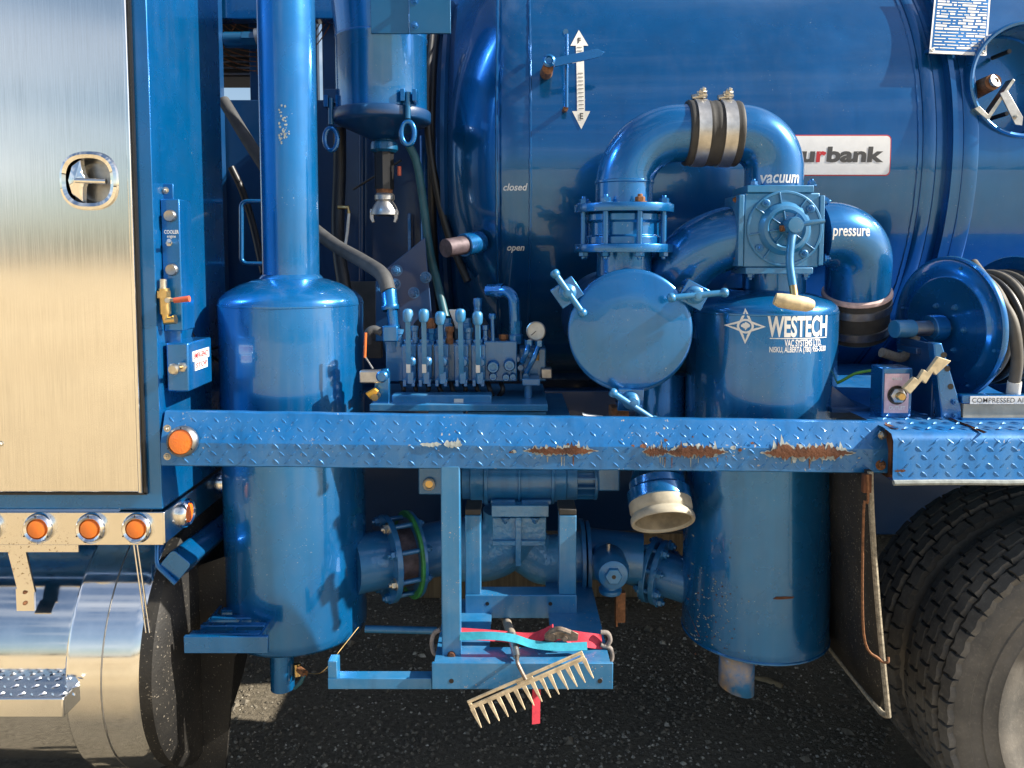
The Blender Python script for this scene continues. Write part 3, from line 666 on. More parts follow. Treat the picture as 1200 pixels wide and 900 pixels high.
for px_, w_ in ((657, 84), (768, 30), (815, 72), (946, 106)):
    for _ in range(9):
        qx = px_ + ri.gauss(0, w_ * .42); qy = 524 + (px_ - 188) / 855 * 7 + ri.gauss(0, 5.5); sz = ri.uniform(.8, 3.2) * S(D0)
        q_ = [(sz * ri.uniform(.5, 1.6) * math.cos(a), sz * ri.uniform(.4, 1.) * math.sin(a)) for a in (0, .9, 1.8, 2.7, 3.6, 4.5, 5.4)]
        decal(*poly(q_), U(qx, qy, D0), EX, EZ, bbvh, EY, .0030).build('rust_patch', 'rust' if ri.random() < .6 else 'primer', beam, ang=60)
    for _ in range(4):
        qx = px_ + ri.uniform(-.4, .4) * w_; ln_ = ri.uniform(5, 15) * S(D0); w2 = ri.uniform(.5, 1.1) * S(D0)
        decal([(-w2, 0), (w2, 0), (w2 * .4, -ln_), (-w2 * .4, -ln_)], [(0, 1, 2, 3)], U(qx, 531 + (px_ - 188) / 855 * 7, D0), EX, EZ, bbvh, EY, .0010, .01).build('rust_run', 'primer' if ri.random() < .5 else 'bolt_rust', beam, ang=60)
for px_, w_, h, sd in ((505, 26, 2.5, 8), (531, 22, 4, 9)):
    vs, fs = ragged(w_ * S(D0), h * S(D0), 16, sd); decal(vs, fs, U(px_, 521, D0), EX, EZ, bbvh, EY, .0032, .012).build('rust_patch', 'primer', beam, ang=60)
for px_, py_ in ((196, 502), (196, 535)):
    h = bbvh.ray_cast(U(px_, py_, 1.3), EY)[0] or U(px_, py_, D0); bolt(beam, h, (0, -1, 0), .0062, BOLT_Z)
h = bbvh.ray_cast(U(1034, 508, 1.3) , EY)[0] or U(1034, 510, D0); bolt(beam, h, (0, -1, 0), .0075, BOLT_Z)
bolt(beam, U(1032, 545, D0), (0, -1, 0), .009, BOLT_R)
marker(truck, U(215, 517, D0 - .001), (-.02, -1, .12), 18.5 * k, 15.5 * k, 'large round amber side marker light on the beam', 'steel')
MB().lim(BX1 - .004, BX1 + .012, D0 - .012, D0 + .05, Z(560, D0), Z(500, D0)).build('rusty_end_strap', 'rust', beam, .002)
# rear deck over the wheel, lengthened and deepened unseen to shade the ground
DR = 1.70; rx0, rx1 = X(1047, DR, 530), 4.2; zt, zb = Z(512, DR), Z(563, DR)
rd = MB(); vs = []; fs = []; N = 24
for i in range(N + 1):
    x = rx0 + (rx1 - rx0) * i / N
    for y, z in ((2.80, zt + .012), (DR + .05, zt + .010), (DR + .012, zt + .004), (DR + .002, zt - .010), (DR, zb + .008), (DR - .004, zb), (DR + .03, zb - .002)): vs.append(V((x, y, z + .0008 * random.uniform(-1, 1))))
n = 7
for i in range(N):
    for j in range(n - 1): fs.append((i * n + j, (i + 1) * n + j, (i + 1) * n + j + 1, i * n + j + 1))
rd.add(vs, fs); rear = rd.build('rear_deck', 'deck_blue', truck, ang=60)
lm = lug_mb(rd.bvh(), rx0 + .004, rx0 + .5, lambda x, f: zt + .001 + (zb + .004 - zt) * f, 5, .027, y_from=1.4); tag(lm.build('tread_pattern', 'deck_blue', rear, ang=20), None, kind='stuff')
lm2 = MB()
for i in range(20):
    for j in range(6):
        c = V((rx0 + .02 + i * .027 + (j % 2) * .013, DR + .04 + j * .05, zt + .0115)); a = R(42 if (i + j) % 2 else -42); d_, e_ = V((math.cos(a), math.sin(a), 0)) * .0125, V((-math.sin(a), math.cos(a), 0)) * .0042
        lm2.add([c - d_, c - e_, c + d_, c + e_, c + EZ * .003 - d_ * .4, c + EZ * .003 + d_ * .4], [(0, 1, 4), (1, 5, 4), (1, 2, 5), (2, 3, 5), (3, 4, 5), (3, 0, 4)])
tag(lm2.build('tread_pattern', 'deck_blue', rear), None, kind='stuff')
for i in range(2):
    vs, fs = ragged((14, 5)[i] * .002, .003, 10, 40 + i); decal(vs, fs, U((1055, 1156)[i], (552, 509)[i], DR - .006), EX, EZ, rd.bvh(), EY, .004, .02).build('rust_patch', 'rust', rear)
MB().tube([V((rx0 + (rx1 - rx0) * i / 40, DR - .006 + random.uniform(-.001, .001), zb - .003 + random.uniform(-.0015, .0015))) for i in range(41)], .0065, 8).build('caked_edge', 'primer', rear)
# --- mud flap
fx = X(1030, 1.73, 700); fl = MB()
top = U(1016, 552, 1.735); botn = U(1037, 843, 1.735); zb_ = botn.z; vs = []; fs = []
N = 10
for i in range(N + 1):
    f = i / N; z = top.z + (zb_ - top.z) * f; x = top.x + (botn.x - top.x) * f ** 1.3
    for yv in (1.735, 1.95, 2.25): vs.append(V((x + (yv - 1.735) * .02, yv + (.03 if i == N and yv < 1.8 else 0), z + (.012 if i == N and yv < 1.8 else 0))))
for i in range(N):
    for j in range(2): fs.append((i * 3 + j, i * 3 + j + 1, i * 3 + 4 + j, i * 3 + 3 + j))
fl.add(vs, fs); flap = fl.build('mud_flap', 'flap_rubber', truck, ang=60); sm = flap.modifiers.new('thick', 'SOLIDIFY'); sm.thickness = .012; sm.offset = 1
eg = [V((top.x + (botn.x - top.x) * (i / 40) ** 1.3 + .006, 1.731, top.z + (zb_ + .012 - top.z) * i / 40)) for i in range(41)]
eg += [V((botn.x + .006, 1.745, zb_ + .004)), V((botn.x + .006, 1.765, zb_ - .002)), V((botn.x + .008, 2.2, zb_ - .002))]
MB().tube(eg, .0068, 8).build('flap_edge', 'flap_edge', flap)
MB().tube(spline([U(1017, 556, 1.722), U(1017, 588, 1.722), U(1012, 600, 1.722), U(1012, 742, 1.725), U(1030, 772, 1.722), U(1040, 776, 1.715), U(1041, 770, 1.72)], 6), .0030, 8).build('flap_wire', 'bolt_rust', flap)
MB().px(1012, 556, 1022, 578, 1.722, 1.735).build('flap_hook', 'rust', flap, .002)
# --- dual wheels
HX, HZ, TRD = 1.515, .466, .466; WQ = TRD / .525
def block_mesh():
    b = MB(); po = [(-.5, -.42), (-.18, -.50), (.18, -.36), (.5, -.46), (.46, 0), (.5, .42), (.18, .50), (-.18, .36), (-.5, .46), (-.46, 0)]
    n = len(po); b.add([(x * 1.0, y * 1.0, 0) for x, y in po] + [(x * .93, y * .93, 1) for x, y in po], [tuple(range(2 * n - 1, n - 1, -1)), ] + [(i, (i + 1) % n, n + (i + 1) % n, n + i) for i in range(n)])
    return mesh_of(b, 'tyre_rubber', 'tread_block')
BLK = block_mesh(); blk_v = [q.co.copy() for q in BLK.vertices]; blk_f = [tuple(p_.vertices) for p_ in BLK.polygons]
NBK = 48; ROWS = 5; TW = .235
def rq(a): return WQ * (a if a >= .45 else .45 - (.45 - a) * 1.28 if a > .2 else a * .6)
def wheel(y0, label):
    o = MB().lathe((HX, y0 + .03, HZ), EY, [(rq(a), b) for a, b in [(.02, .12), (.10, .12), (.16, .10), (.24, .05), (.275, .0), (.292, -.006), (.297, .004), (.292, .02), (.285, .06), (.285, .2)]], 80).build('wheel', 'cream_rim', truck); o['label'] = label
    rt = .525 - .016
    tyre = MB().lathe((HX, y0, HZ), EY, [(rq(a), b) for a, b in [(.285, .03), (.300, .012), (.315, .010), (.335, .004), (.372, -.001), (.374, -.004), (.400, -.006), (.402, -.003), (.43, -.001), (.432, .003), (.455, .006), (.458, .003), (.474, .008), (.490, .012), (.497, .020), (rt, .030), (rt + .003, TW / 2), (rt, TW - .030), (.49, TW - .012), (.455, TW - .004), (.40, TW), (.335, TW - .004), (.29, TW - .02), (.285, TW - .03)]], 160).build('tyre', 'sidewall_rubber', o, ang=50)
    band = MB().lathe((HX, y0, HZ), EY, [(rq(a), b) for a, b in [(.497, .022), (rt + .0015, .029), (rt + .0045, TW / 2), (rt + .0015, TW - .029), (.497, TW - .022)]], 160).build('tread_base', 'rubber', o); rt *= WQ
    rest = MB(); bwid = (TW - .022) / ROWS; circ = 2 * math.pi * TRD / NBK
    for j in range(ROWS):
        yv = .011 + (j + .5) * bwid
        for i in range(NBK):
            a = 2 * math.pi * (i + (.5 if j % 2 else 0) + .12 * j) / NBK
            edge = abs(j - (ROWS - 1) / 2) / ((ROWS - 1) / 2); rr_ = rt - .002 - .010 * (edge ** 4)
            n = V((math.cos(a), 0, math.sin(a))); tilt = (1 if j == ROWS - 1 else -1 if j == 0 else 0) * .22
            n2 = (n + EY * tilt).normalized(); tg = V((-math.sin(a), 0, math.cos(a))); e_ = tg.cross(n2).normalized()
            if e_.y < 0: e_ = -e_
            c = V((HX, y0 + yv, HZ)) + n * rr_
            sv = (circ * .93, bwid * .90, .0185)
            deg = math.degrees(a) % 360
            if 95 < deg < 215:
                b = bpy.data.objects.new('tread_block', BLK); COL.objects.link(b); b.parent = o; b.location = c - ROOT[o.name]
                mt = Matrix((tg, e_, n2)).transposed()
                if mt.determinant() < 0: mt = Matrix((-tg, e_, n2)).transposed()
                b.rotation_euler = mt.to_euler(); b.scale = sv
            else: rest.add([c + tg * (q_.x * sv[0]) + e_ * (q_.y * sv[1]) + n2 * (q_.z * sv[2]) for q_ in blk_v], blk_f)
    tag(rest.build('tread', 'tyre_rubber', o), None, kind='stuff')
wheel(1.785, 'outer dual wheel with worn dusty tyre'); wheel(2.045, 'inner dual wheel in the shade behind the outer one')
# foot step by the left drum
fs_ = MB().px(215, 746, 314, 766, 1.82, 1.832)
fsp = fs_.build('foot_step', 'blue_paint', truck, .002)
for i in range(5):
    yv = 1.838 + i * .042
    MB().lim(X(217 + i * 5, 1.86), X(300, 1.86), yv, yv + .020, Z(746, 1.82) - .02, Z(746, 1.82) - .002).build('step_slat', 'blue_paint', fsp, .002)
for px_ in (222, 262, 298): MB().lim(X(px_, 1.85), X(px_, 1.85) + .006, 1.834, 2.06, Z(746, 1.82) - .03, Z(746, 1.82) - .006).build('step_rib', 'blue_paint', fsp)

# ================================================================== MACHINERY CARRIED BY THE TRUCK
# --- left silencer drum with tall pipe
DY = 2.10; lx = X(345, DY, 500); k = S(2.09); lr = 82.5 * k
ldr = thing('silencer_drum', 'blue drum with a tall pipe rising from its domed top, beside the cabinet', 'silencer', (lx, DY, Z(790, DY)))
zt, zb = Z(349, DY), Z(768, 1.91); pr_ = 32.5 * k
dm = MB().lathe((lx, DY, 0), EZ, [(0, zb - .016), (lr * .5, zb - .016), (lr * .9, zb - .014), (lr * .975, zb - .009), (lr, zb), (lr, zb + .02), (lr, zt - .016), (lr * .996, zt - .009), (lr * .985, zt - .002), (lr * .965, zt + .004), (lr * .9, zt + .017), (lr * .7, zt + .038), (lr * .52, zt + .050), (pr_, zt + .056)], 128)
dro = dm.build('drum', 'drum_blue', ldr, ang=50)
MB().lathe((lx, DY, zt - .015), EZ, [(lr - .002, -.005), (lr + .0012, -.002), (lr + .0012, .002), (lr - .003, .005)], 128).build('weld_seam', 'drum_blue', ldr)
sp = MB().lathe((lx, DY, 0), EZ, [(pr_, zt + .05), (pr_, 3.2)], 96).build('stack_pipe', 'drum_blue', ldr, ang=60)
MB().lathe((lx, DY, zt + .053), EZ, [(pr_ - .001, .012), (pr_ + .006, .006), (pr_ + .010, .0), (pr_ + .004, -.006)], 64).build('pipe_weld', 'drum_blue', ldr)
MB().cyl((X(331, 1.98, 790), 1.98, zb - .01), (X(331, 1.98, 790), 1.98, Z(806, 1.98)), 13.5 * k, n=28).build('drain_stub', 'drum_blue', ldr, .001)
pbv = MB().lathe((lx, DY, 0), EZ, [(pr_, zt + .05), (pr_, 3.2)], 96).bvh()
for i in range(46):      # flaked paint on the pipe
    r_ = random.Random(i + 90); px_ = 334 + r_.gauss(0, 3.2); py_ = 166 - abs(r_.gauss(0, 22)) + r_.gauss(0, 2); s_ = r_.uniform(.0012, .0042)
    q_ = [(s_ * r_.uniform(.5, 1) * math.cos(a), s_ * r_.uniform(.6, 1.3) * math.sin(a)) for a in (0, 1, 2.1, 3.1, 4.2, 5.3)]
    decal(*poly(q_), U(px_, py_, DY - .06), EX, EZ, pbv, EY, .0008).build('paint_flake', 'primer', sp)
# --- right drum
rx_ = X(888, DY, 520); rr_ = 85.5 * k
rdr = thing('separator_drum', 'blue drum with white lettering and star emblem, under the square valve', 'drum', (rx_, DY, Z(800, DY)))
zt, zb = Z(357, DY), Z(776, 1.91); nr = 36 * k
prf = [(0, zb - .016), (rr_ * .5, zb - .016), (rr_ * .9, zb - .014), (rr_ * .975, zb - .009), (rr_, zb), (rr_, zb + .02), (rr_, zt - .016), (rr_ * .996, zt - .009), (rr_ * .985, zt - .002), (rr_ * .965, zt + .004), (rr_ * .9, zt + .015), (rr_ * .7, zt + .030), (rr_ * .52, zt + .038), (nr, zt + .042)]
rmb = MB().lathe((rx_, DY, 0), EZ, prf, 128); rbvh = rmb.bvh(); rmb.build('drum', 'drum_blue', rdr, ang=50)
MB().lathe((rx_, DY, zt - .015), EZ, [(rr_ - .002, -.005), (rr_ + .0012, -.002), (rr_ + .0012, .002), (rr_ - .003, .005)], 128).build('weld_seam', 'drum_blue', rdr)
MB().lathe((rx_, DY, zb - .003), EZ, [(rr_ - .006, -.006), (rr_ + .002, -.002), (rr_ + .002, .002), (rr_ - .002, .006)], 128).build('weld_seam', 'drum_blue', rdr)
MB().lathe((X(907, DY, 330), DY, 0), EZ, [(nr, zt + .02), (nr, Z(312, DY))], 64).build('neck', 'drum_blue', rdr)
ds = MB(); c_ = V((X(863, 1.98, 790), 1.98, 0)); rads = 20 * k; vs = []; fs = []; n = 28
for i in range(n):
    a = 2 * math.pi * i / n; x, y = math.cos(a) * rads, math.sin(a) * rads; vs += [c_ + V((x, y, zb - .01)), c_ + V((x, y, Z(806, 1.98) - x * .25))]
for i in range(n): fs.append((2 * i, 2 * ((i + 1) % n), 2 * ((i + 1) % n) + 1, 2 * i + 1))
o = ds.add(vs, fs).build('drain_stub', 'tan_blue', rdr); o.modifiers.new('t', 'SOLIDIFY').thickness = .004
rs = random.Random(11)
for i in range(150):     # stone chips low on the drum
    px_ = 845 + rs.gauss(0, 14) + (0 if rs.random() < .7 else rs.uniform(-40, 15)); py_ = rs.uniform(690, 772) if rs.random() < .85 else rs.uniform(640, 700); s_ = rs.uniform(.0009, .0028)
    q_ = [(s_ * rs.uniform(.5, 1) * math.cos(a), s_ * rs.uniform(.5, 1.2) * math.sin(a)) for a in (0, 1.2, 2.5, 3.7, 5)]
    decal(*poly(q_), U(px_, py_, DY - .19), EX, EZ, rbvh, EY, .0008).build('paint_chip', 'primer' if i % 3 else 'rust', rdr)
decal(*poly([(-.028, -.003), (-.01, -.004), (.024, -.002), (.028, .002), (.0, .004), (-.02, .003)]), U(914, 695, DY - .17), EX, EZ, rbvh, EY, .001, .01).build('paint_chip', 'rust', rdr)
def rtext(body, px_, py_, h, w_px, bold, sx=1., mat='white_print'):
    vs, fs = text_mb(body, h, 1., bold); mn, mxx = min(q_[0] for q_ in vs), max(q_[0] for q_ in vs); s_ = w_px * S(DY - .17) / (mxx - mn); c0 = (mn + mxx) / 2
    decal([((a - c0) * s_, b) for a, b in vs], fs, U(px_, py_, DY - .17), EX, EZ, rbvh, EY, .001, .012).build('lettering', mat, rdr, ang=60)
rtext('WESTECH', 933, 383, .070, 75, .0022)
decal(*grid_poly(72 * S(DY - .17), .0022, 16, 1), U(934, 395.3, DY - .17), EX, EZ, rbvh, EY, .001).build('lettering', 'white_print', rdr)
rtext('VAC SYSTEMS LTD.', 938, 401, .0235, 47, .0006)
rtext('NISKU, ALBERTA (780) 955-3030', 933, 408.5, .0190, 71, .0004)
# star emblem: four-pointed ring with a small maple leaf
ke = S(DY - .17); star = []; inn = []
for i in range(4):
    a = i * math.pi / 2
    for da, r_ in ((-.78, 8.6), (0, 21)): star.append((math.sin(a + da) * r_ * ke, math.cos(a + da) * r_ * ke))
def ring_poly(outer, inner):
    n = len(outer); return outer + inner, [(i, (i + 1) % n, n + (i + 1) % n, n + i) for i in range(n)]
sc_ = [(x * .62, y * .62) for x, y in star]
decal(*ring_poly(star, [(x * .70, y * .70) for x, y in star]), U(873, 382, DY - .17), EX, EZ, rbvh, EY, .001, .01).build('emblem', 'white_print', rdr)
circ = lambda r_, n=28: [(math.cos(2 * math.pi * i / n) * r_ * ke, math.sin(2 * math.pi * i / n) * r_ * ke) for i in range(n)]
decal(*ring_poly(circ(8.6), circ(6.2)), U(873, 382, DY - .17), EX, EZ, rbvh, EY, .0012, .01).build('emblem', 'white_print', rdr)
leaf = [(0, 5), (1.2, 3), (2.6, 3.6), (2.2, 1.6), (4.6, 1.8), (3.8, .2), (4.4, -.6), (1.8, -2), (1.9, -2.8), (.4, -2.5), (.4, -4.6), (-.4, -4.6), (-.4, -2.5), (-1.9, -2.8), (-1.8, -2), (-4.4, -.6), (-3.8, .2), (-4.6, 1.8), (-2.2, 1.6), (-2.6, 3.6), (-1.2, 3)]
decal(*poly([(x * ke, y * ke) for x, y in leaf]), U(873, 382, DY - .17), EX, EZ, rbvh, EY, .0012, .01).build('emblem', 'white_print', rdr)
for a in range(4):
    q_ = a * math.pi / 2; u2 = (math.sin(q_), math.cos(q_)); v2 = (u2[1], -u2[0]); T_ = [(0, 16.5), (1.5, 12), (-1.5, 12)]
    decal(*poly([((u2[0] * b + v2[0] * a_) * ke, (u2[1] * b + v2[1] * a_) * ke) for a_, b in T_]), U(873, 382, DY - .17), EX, EZ, rbvh, EY, .0014).build('emblem', 'drum_blue', rdr)
# --- round hatch filter with three T clamps
HD = 1.90; hc = U(739, 388, HD); k = S(HD); hr = 73.5 * k
hf = thing('filter_housing', 'round blue hatch cover held by three T handle clamps', 'filter', (hc.x, 2.15, Z(462, HD)))
MB().lathe(hc, -EY, [(hr * .985, -.022), (hr, -.018), (hr, -.004), (hr * .985, .002), (hr * .93, .004), (hr * .90, .005), (hr * .80, .0075), (hr * .66, .0115), (hr * .56, .0138), (hr * .48, .0145), (hr * .25, .0152), (0, .0155)], 128).build('hatch_cover', 'blue_paint', hf, ang=60)
MB().lathe(hc, EY, [(hr * .93, .022), (hr * .955, .026), (hr * .955, .05), (hr * .93, .055)], 96).build('gasket', 'bolt_rust', hf)
MB().lathe(hc, EY, [(hr * .98, .055), (hr * .98, .075), (hr * .93, .08), (hr * .92, .46), (0, .46)], 96).build('housing_barrel', 'shaded_blue', hf)
def tclamp(cx, cy, ends, ang, ball):
    c = U(cx, cy, HD - .02); rot = Matrix.Rotation(R(ang), 3, 'Y')
    b = MB().box(c + V((0, .018, 0)), (.064, .014, .056), rot).box(c + V((0, .05, 0)) + rot @ V((0, 0, .018)), (.058, .06, .014), rot).box(c + V((0, .05, 0)) + rot @ V((0, 0, -.020)), (.058, .06, .012), rot)
    o = b.build('clamp_lug', 'blue_paint', hf, .002)
    p0, p1 = U(*ends[0], HD - .045), U(*ends[1], HD - .045)
    MB().tube([p0, p1], .0078, 14).build('clamp_handle', 'frame_blue', o)
    for q_ in (p0, p1): MB().lathe(q_ - (p1 - p0).normalized() * .008, p1 - p0, [(0, 0), (.0075, .001), (.0112, .005), (.0118, .010), (.0104, .016), (.007, .019), (0, .020)], 16).build('handle_end', 'frame_blue', o)
    MB().lathe(c + V((0, .012, 0)), -EY, [(.022, 0), (.022, .012), (.017, .016), (.017, .036), (.013, .040), (.008, .0405), (.008, .045), (0, .046)], 22).build('clamp_hub', 'frame_blue', o)
tclamp(665, 343, ((650, 320), (682, 366)), -35, True)
tclamp(815, 346, ((786, 349), (848, 343)), 28, True)
tclamp(740, 470, ((718, 460), (766, 492)), 2, True)
o = MB().lathe(U(731, 330, 2.06), EZ, [(32 * S(2.06), 0), (32 * S(2.06), .16)], 64).build('riser_pipe', 'blue_paint', hf)
# --- flanged check valve on the riser
k = S(2.06); fcx = X(731, 2.06, 265)
cv = thing('check_valve', 'blue flanged valve with long through bolts on the riser pipe', 'valve', (fcx, 2.06, Z(300, 2.06)))
for (py_, h) in ((245, 10), (291, 10)):
    z = Z(py_ + h / 2, 2.06); MB().lathe((fcx, 2.06, z), EZ, [(30 * k, 0), (57 * k, 0), (57.5 * k, .002), (57.5 * k, .020), (57 * k, .022), (30 * k, .022)], 80).build('flange', 'blue_paint', cv, .0012)
MB().lathe((fcx, 2.06, 0), EZ, [(40 * k, Z(289, 2.06)), (44 * k, Z(286, 2.06)), (44 * k, Z(278, 2.06)), (41 * k, Z(276, 2.06)), (41 * k, Z(262, 2.06)), (44 * k, Z(259, 2.06)), (44 * k, Z(252, 2.06)), (40 * k, Z(249, 2.06))], 64).build('valve_body', 'blue_paint', cv, .001)
for i in range(8):
    a = 2 * math.pi * (i + .28) / 8; x, y = fcx + math.cos(a) * 49 * k, 2.06 + math.sin(a) * 49 * k
    MB().tube([(x, y, Z(300, 2.06)), (x, y, Z(236, 2.06))], .0078, 10).build('through_bolt', 'blue_paint', cv)
    bolt(cv, (x, y, Z(240, 2.06)), EZ, .013, BOLT_R if i == 6 else None); bolt(cv, (x, y, Z(295, 2.06)), -EZ, .013)
# --- vacuum U bend
kz = 2.06; k = S(kz); pr2 = 33 * k
ub = thing('vacuum_pipe', 'blue U bend pipe with clamped black rubber sleeve, marked vacuum', 'pipe', (X(820, kz, 200), kz, Z(232, kz)))
MB().lathe((fcx, kz, 0), EZ, [(pr2, Z(240, kz)), (pr2, Z(216, kz)), (pr2 + .003, Z(215, kz)), (pr2 + .003, Z(213, kz)), (pr2, Z(212, kz))], 64).build('pipe_base', 'blue_paint', ub)
pL0 = V((fcx, kz, Z(222, kz))); pL1 = V((fcx, kz, Z(158, kz))); pL2 = V((X(812, kz, 156), kz, Z(156, kz)))
MB().tube(bend(pL0, pL1, pL2, 67 * k, 28), pr2, 48).build('elbow', 'blue_paint', ub, ang=60)
vx = X(907, kz, 200); pR2 = V((X(850, kz, 156), kz, Z(156, kz))); pR1 = V((vx, kz, Z(158, kz))); pR0 = V((vx, kz, Z(222, kz)))
emb = MB().tube(bend(pR2, pR1, pR0, 43 * k, 28), pr2, 48); emb.build('elbow', 'blue_paint', ub, ang=60); ebv = emb.bvh()
s0, s1 = V((X(803, kz, 156), kz, Z(156, kz))), V((X(864, kz, 156), kz, Z(157, kz))); sl_ = (s1 - s0).length
slv = MB().lathe(s0, s1 - s0, [(pr2, -.001), (pr2 + .008, 0), (pr2 + .010, .004), (pr2 + .009, .012)] + [(pr2 + .009 + .0012 * math.sin(i * 1.9), .012 + (sl_ - .024) * i / 20) for i in range(21)] + [(pr2 + .010, sl_ - .004), (pr2 + .008, sl_), (pr2, sl_ + .001)], 64).build('rubber_sleeve', 'rubber', ub, ang=60)
for f in (.24, .74):
    o = MB().lathe(s0 + (s1 - s0) * f, s1 - s0, [(pr2 + .008, -.017), (pr2 + .0125, -.016), (pr2 + .0118, 0), (pr2 + .0125, .016), (pr2 + .008, .017)], 64).build('hose_clamp', 'aluminium', ub)
    c = s0 + (s1 - s0) * f + EZ * (pr2 + .018)
    MB().tube([c + V((-.020, -.012, -.004)), c + V((.018, -.012, .004))], .0085, 10).build('clamp_bolt', 'zinc', o)
    inst(BOLT_Z, 'clamp_nut', ub, c + V((.006, -.016, .006)), (.2, -.5, .8), .011)
vs, fs = text_mb('vacuum', .044, .72, .0008, .12); decal(vs, fs, U(915, 208, kz - .07), EX, EZ + EX * .05, ebv, EY, .001, .01).build('lettering', 'white_print', ub)
# --- four-way valve
VF = 1.955; k = S(VF)
fv = thing('four_way_valve', 'square blue four way valve with round cover and lever', 'valve', (X(915, VF), 2.08, Z(316, VF)))
MB().px(872, 226, 960, 313, VF, VF + .13).build('valve_body', 'frame_blue', fv, .003)
MB().px(876, 217, 954, 225.6, VF - .004, VF + .13).build('top_flange', 'frame_blue', fv, .002); MB().px(874, 313.4, 953, 321, VF - .004, VF + .13).build('bottom_flange', 'frame_blue', fv, .002)
MB().px(865.5, 228, 871.8, 312, VF - .004, VF + .13).build('side_flange', 'frame_blue', fv, .002); MB().px(960.2, 229, 966, 311, VF - .004, VF + .13).build('side_flange', 'frame_blue', fv, .002)
for px_, py_, ax_ in ((883, 217, EZ), (951, 217, EZ), (879, 321, -EZ), (944, 321, -EZ)): bolt(fv, U(px_, py_, VF + .03), ax_, .010)
for px_, py_, ax_, me_ in ((866, 234, -EX, BOLT_R), (866, 302, -EX, BOLT_R), (966, 236, EX, None), (966, 303, EX, None)): bolt(fv, U(px_, py_, VF + .03), ax_, .010, me_)
cc = U(919, 268, VF)
cvr = MB().lathe(cc, -EY, [(44 * k, -.002), (44 * k, .004), (43 * k, .006), (41 * k, .006), (40.5 * k, .003), (31 * k, .003), (29 * k, .010), (26 * k, .018), (22 * k, .020), (19 * k, .014), (8 * k, .013), (0, .013)], 72).build('valve_cover', 'frame_blue', fv, ang=30)
for i in range(8):
    a = R(i * 45 + 10); d_ = V((math.cos(a), 0, math.sin(a))); rot = Matrix.Rotation(-a, 3, 'Y')
    MB().box(cc + d_ * 36 * k - EY * .006, (13 * k, .006, .0035), rot).build('cover_rib', 'frame_blue', fv, .001)
    MB().box(cc + d_ * 14 * k - EY * .0165, (13 * k, .006, .0032), rot).build('cover_rib', 'frame_blue', fv, .001)
for a in (38, 128, 218, 308):
    d_ = V((math.cos(R(a)), 0, math.sin(R(a)))); q_ = cc + d_ * 37 * k
    MB().lathe(q_, -EY, [(.0105, .002), (.0105, .008), (.008, .010), (0, .010)], 16).build('bolt_boss', 'frame_blue', fv); bolt(fv, q_ - EY * .010, -EY, .0055)
hub = U(931, 264, VF - .05); MB().lathe(hub + EY * .05, -EY, [(.015, 0), (.016, .01), (.020, .02), (.021, .055), (.019, .062), (0, .063)], 28).build('spindle', 'frame_blue', fv)
lev = MB().tube(spline([U(930, 270, VF - .045), U(927, 285, VF - .06), U(925.5, 308, VF - .075), U(929, 335, VF - .095)], 6), .0098, 14).build('lever', 'frame_blue', fv)
MB().tube([U(929, 333, VF - .093), U(931, 348, VF - .105)], .0095, 10).build('lever_collar', 'brass', lev)
MB().tube([U(908, 350, VF - .105), U(914, 352, VF - .107), U(930, 354.5, VF - .109), U(946, 357, VF - .107), U(952, 357.5, VF - .105)], [.014, .0175, .019, .0175, .013], 16).build('lever_grip', 'cream_grip', lev)
vs, fs = text_mb('ALBERTA', .012, 1, .0002)
MB().tube([U(936, 264, VF - .04), U(951, 261, VF - .045), U(966, 259, VF - .045)], [.005, .0075, .006], 10).build('lock_pin', 'frame_blue', fv)
MB().tube([U(928, 266, VF - .03), U(914, 268, VF - .028)], .008, 8).build('stop_lug', 'bolt_rust', fv)
# --- pressure pipes either side of the valve
k = S(2.045); pr3 = 37 * k
pl = thing('return_pipe', 'blue pipe curving down from the left port of the square valve', 'pipe', (X(800, 2.1), 2.14, Z(420, 2.1)))
MB().tube(bend(U(872, 277, 2.045), U(800, 283, 2.05), U(776, 380, 2.14), 82 * k, 26), pr3, 48).build('elbow', 'blue_paint', pl, ang=60)
MB().cyl(U(862, 277, 2.045), U(872, 277, 2.045), pr3 * 1.06, n=48).build('collar', 'blue_paint', pl, .001)
pp = thing('pressure_pipe', 'blue elbow marked pressure with black clamped hose below it', 'pipe', (X(1000, 2.1), 2.14, Z(420, 2.1)))
e0, e1, e2 = U(958, 275, 2.045), U(1008, 272, 2.05), U(1004, 344, 2.11)
pmb = MB().tube(bend(e0, e1, e2, 44 * k, 26), pr3, 48); pmb.build('elbow', 'blue_paint', pp, ang=60); pbv2 = pmb.bvh()
dn = (U(1004, 344, 2.11) - U(1006, 300, 2.07)).normalized()
MB().lathe(e2 - dn * .012, dn, [(pr3, 0), (pr3 + .006, .004), (pr3 + .007, .012), (pr3, .018)], 56).build('pipe_rim', 'pink_rim', pp)
MB().lathe(e2, dn, [(pr3 - .004, 0), (pr3 + .003, .004), (pr3 + .004, .03), (pr3 + .002, .06), (pr3 + .003, .12), (pr3 - .01, .13)], 56).build('rubber_sleeve', 'rubber', pp)
for h in (.03, .095): MB().lathe(e2 + dn * h, dn, [(pr3 + .002, -.012), (pr3 + .0065, -.011), (pr3 + .0065, .011), (pr3 + .002, .012)], 56).build('hose_clamp', 'steel', pp)
vs, fs = text_mb('pressure', .041, .70, .0006, .12); decal(vs, fs, U(993, 271, 1.99), EX, EZ - EX * .02, pbv2, EY, .001, .01).build('lettering', 'white_print', pp)
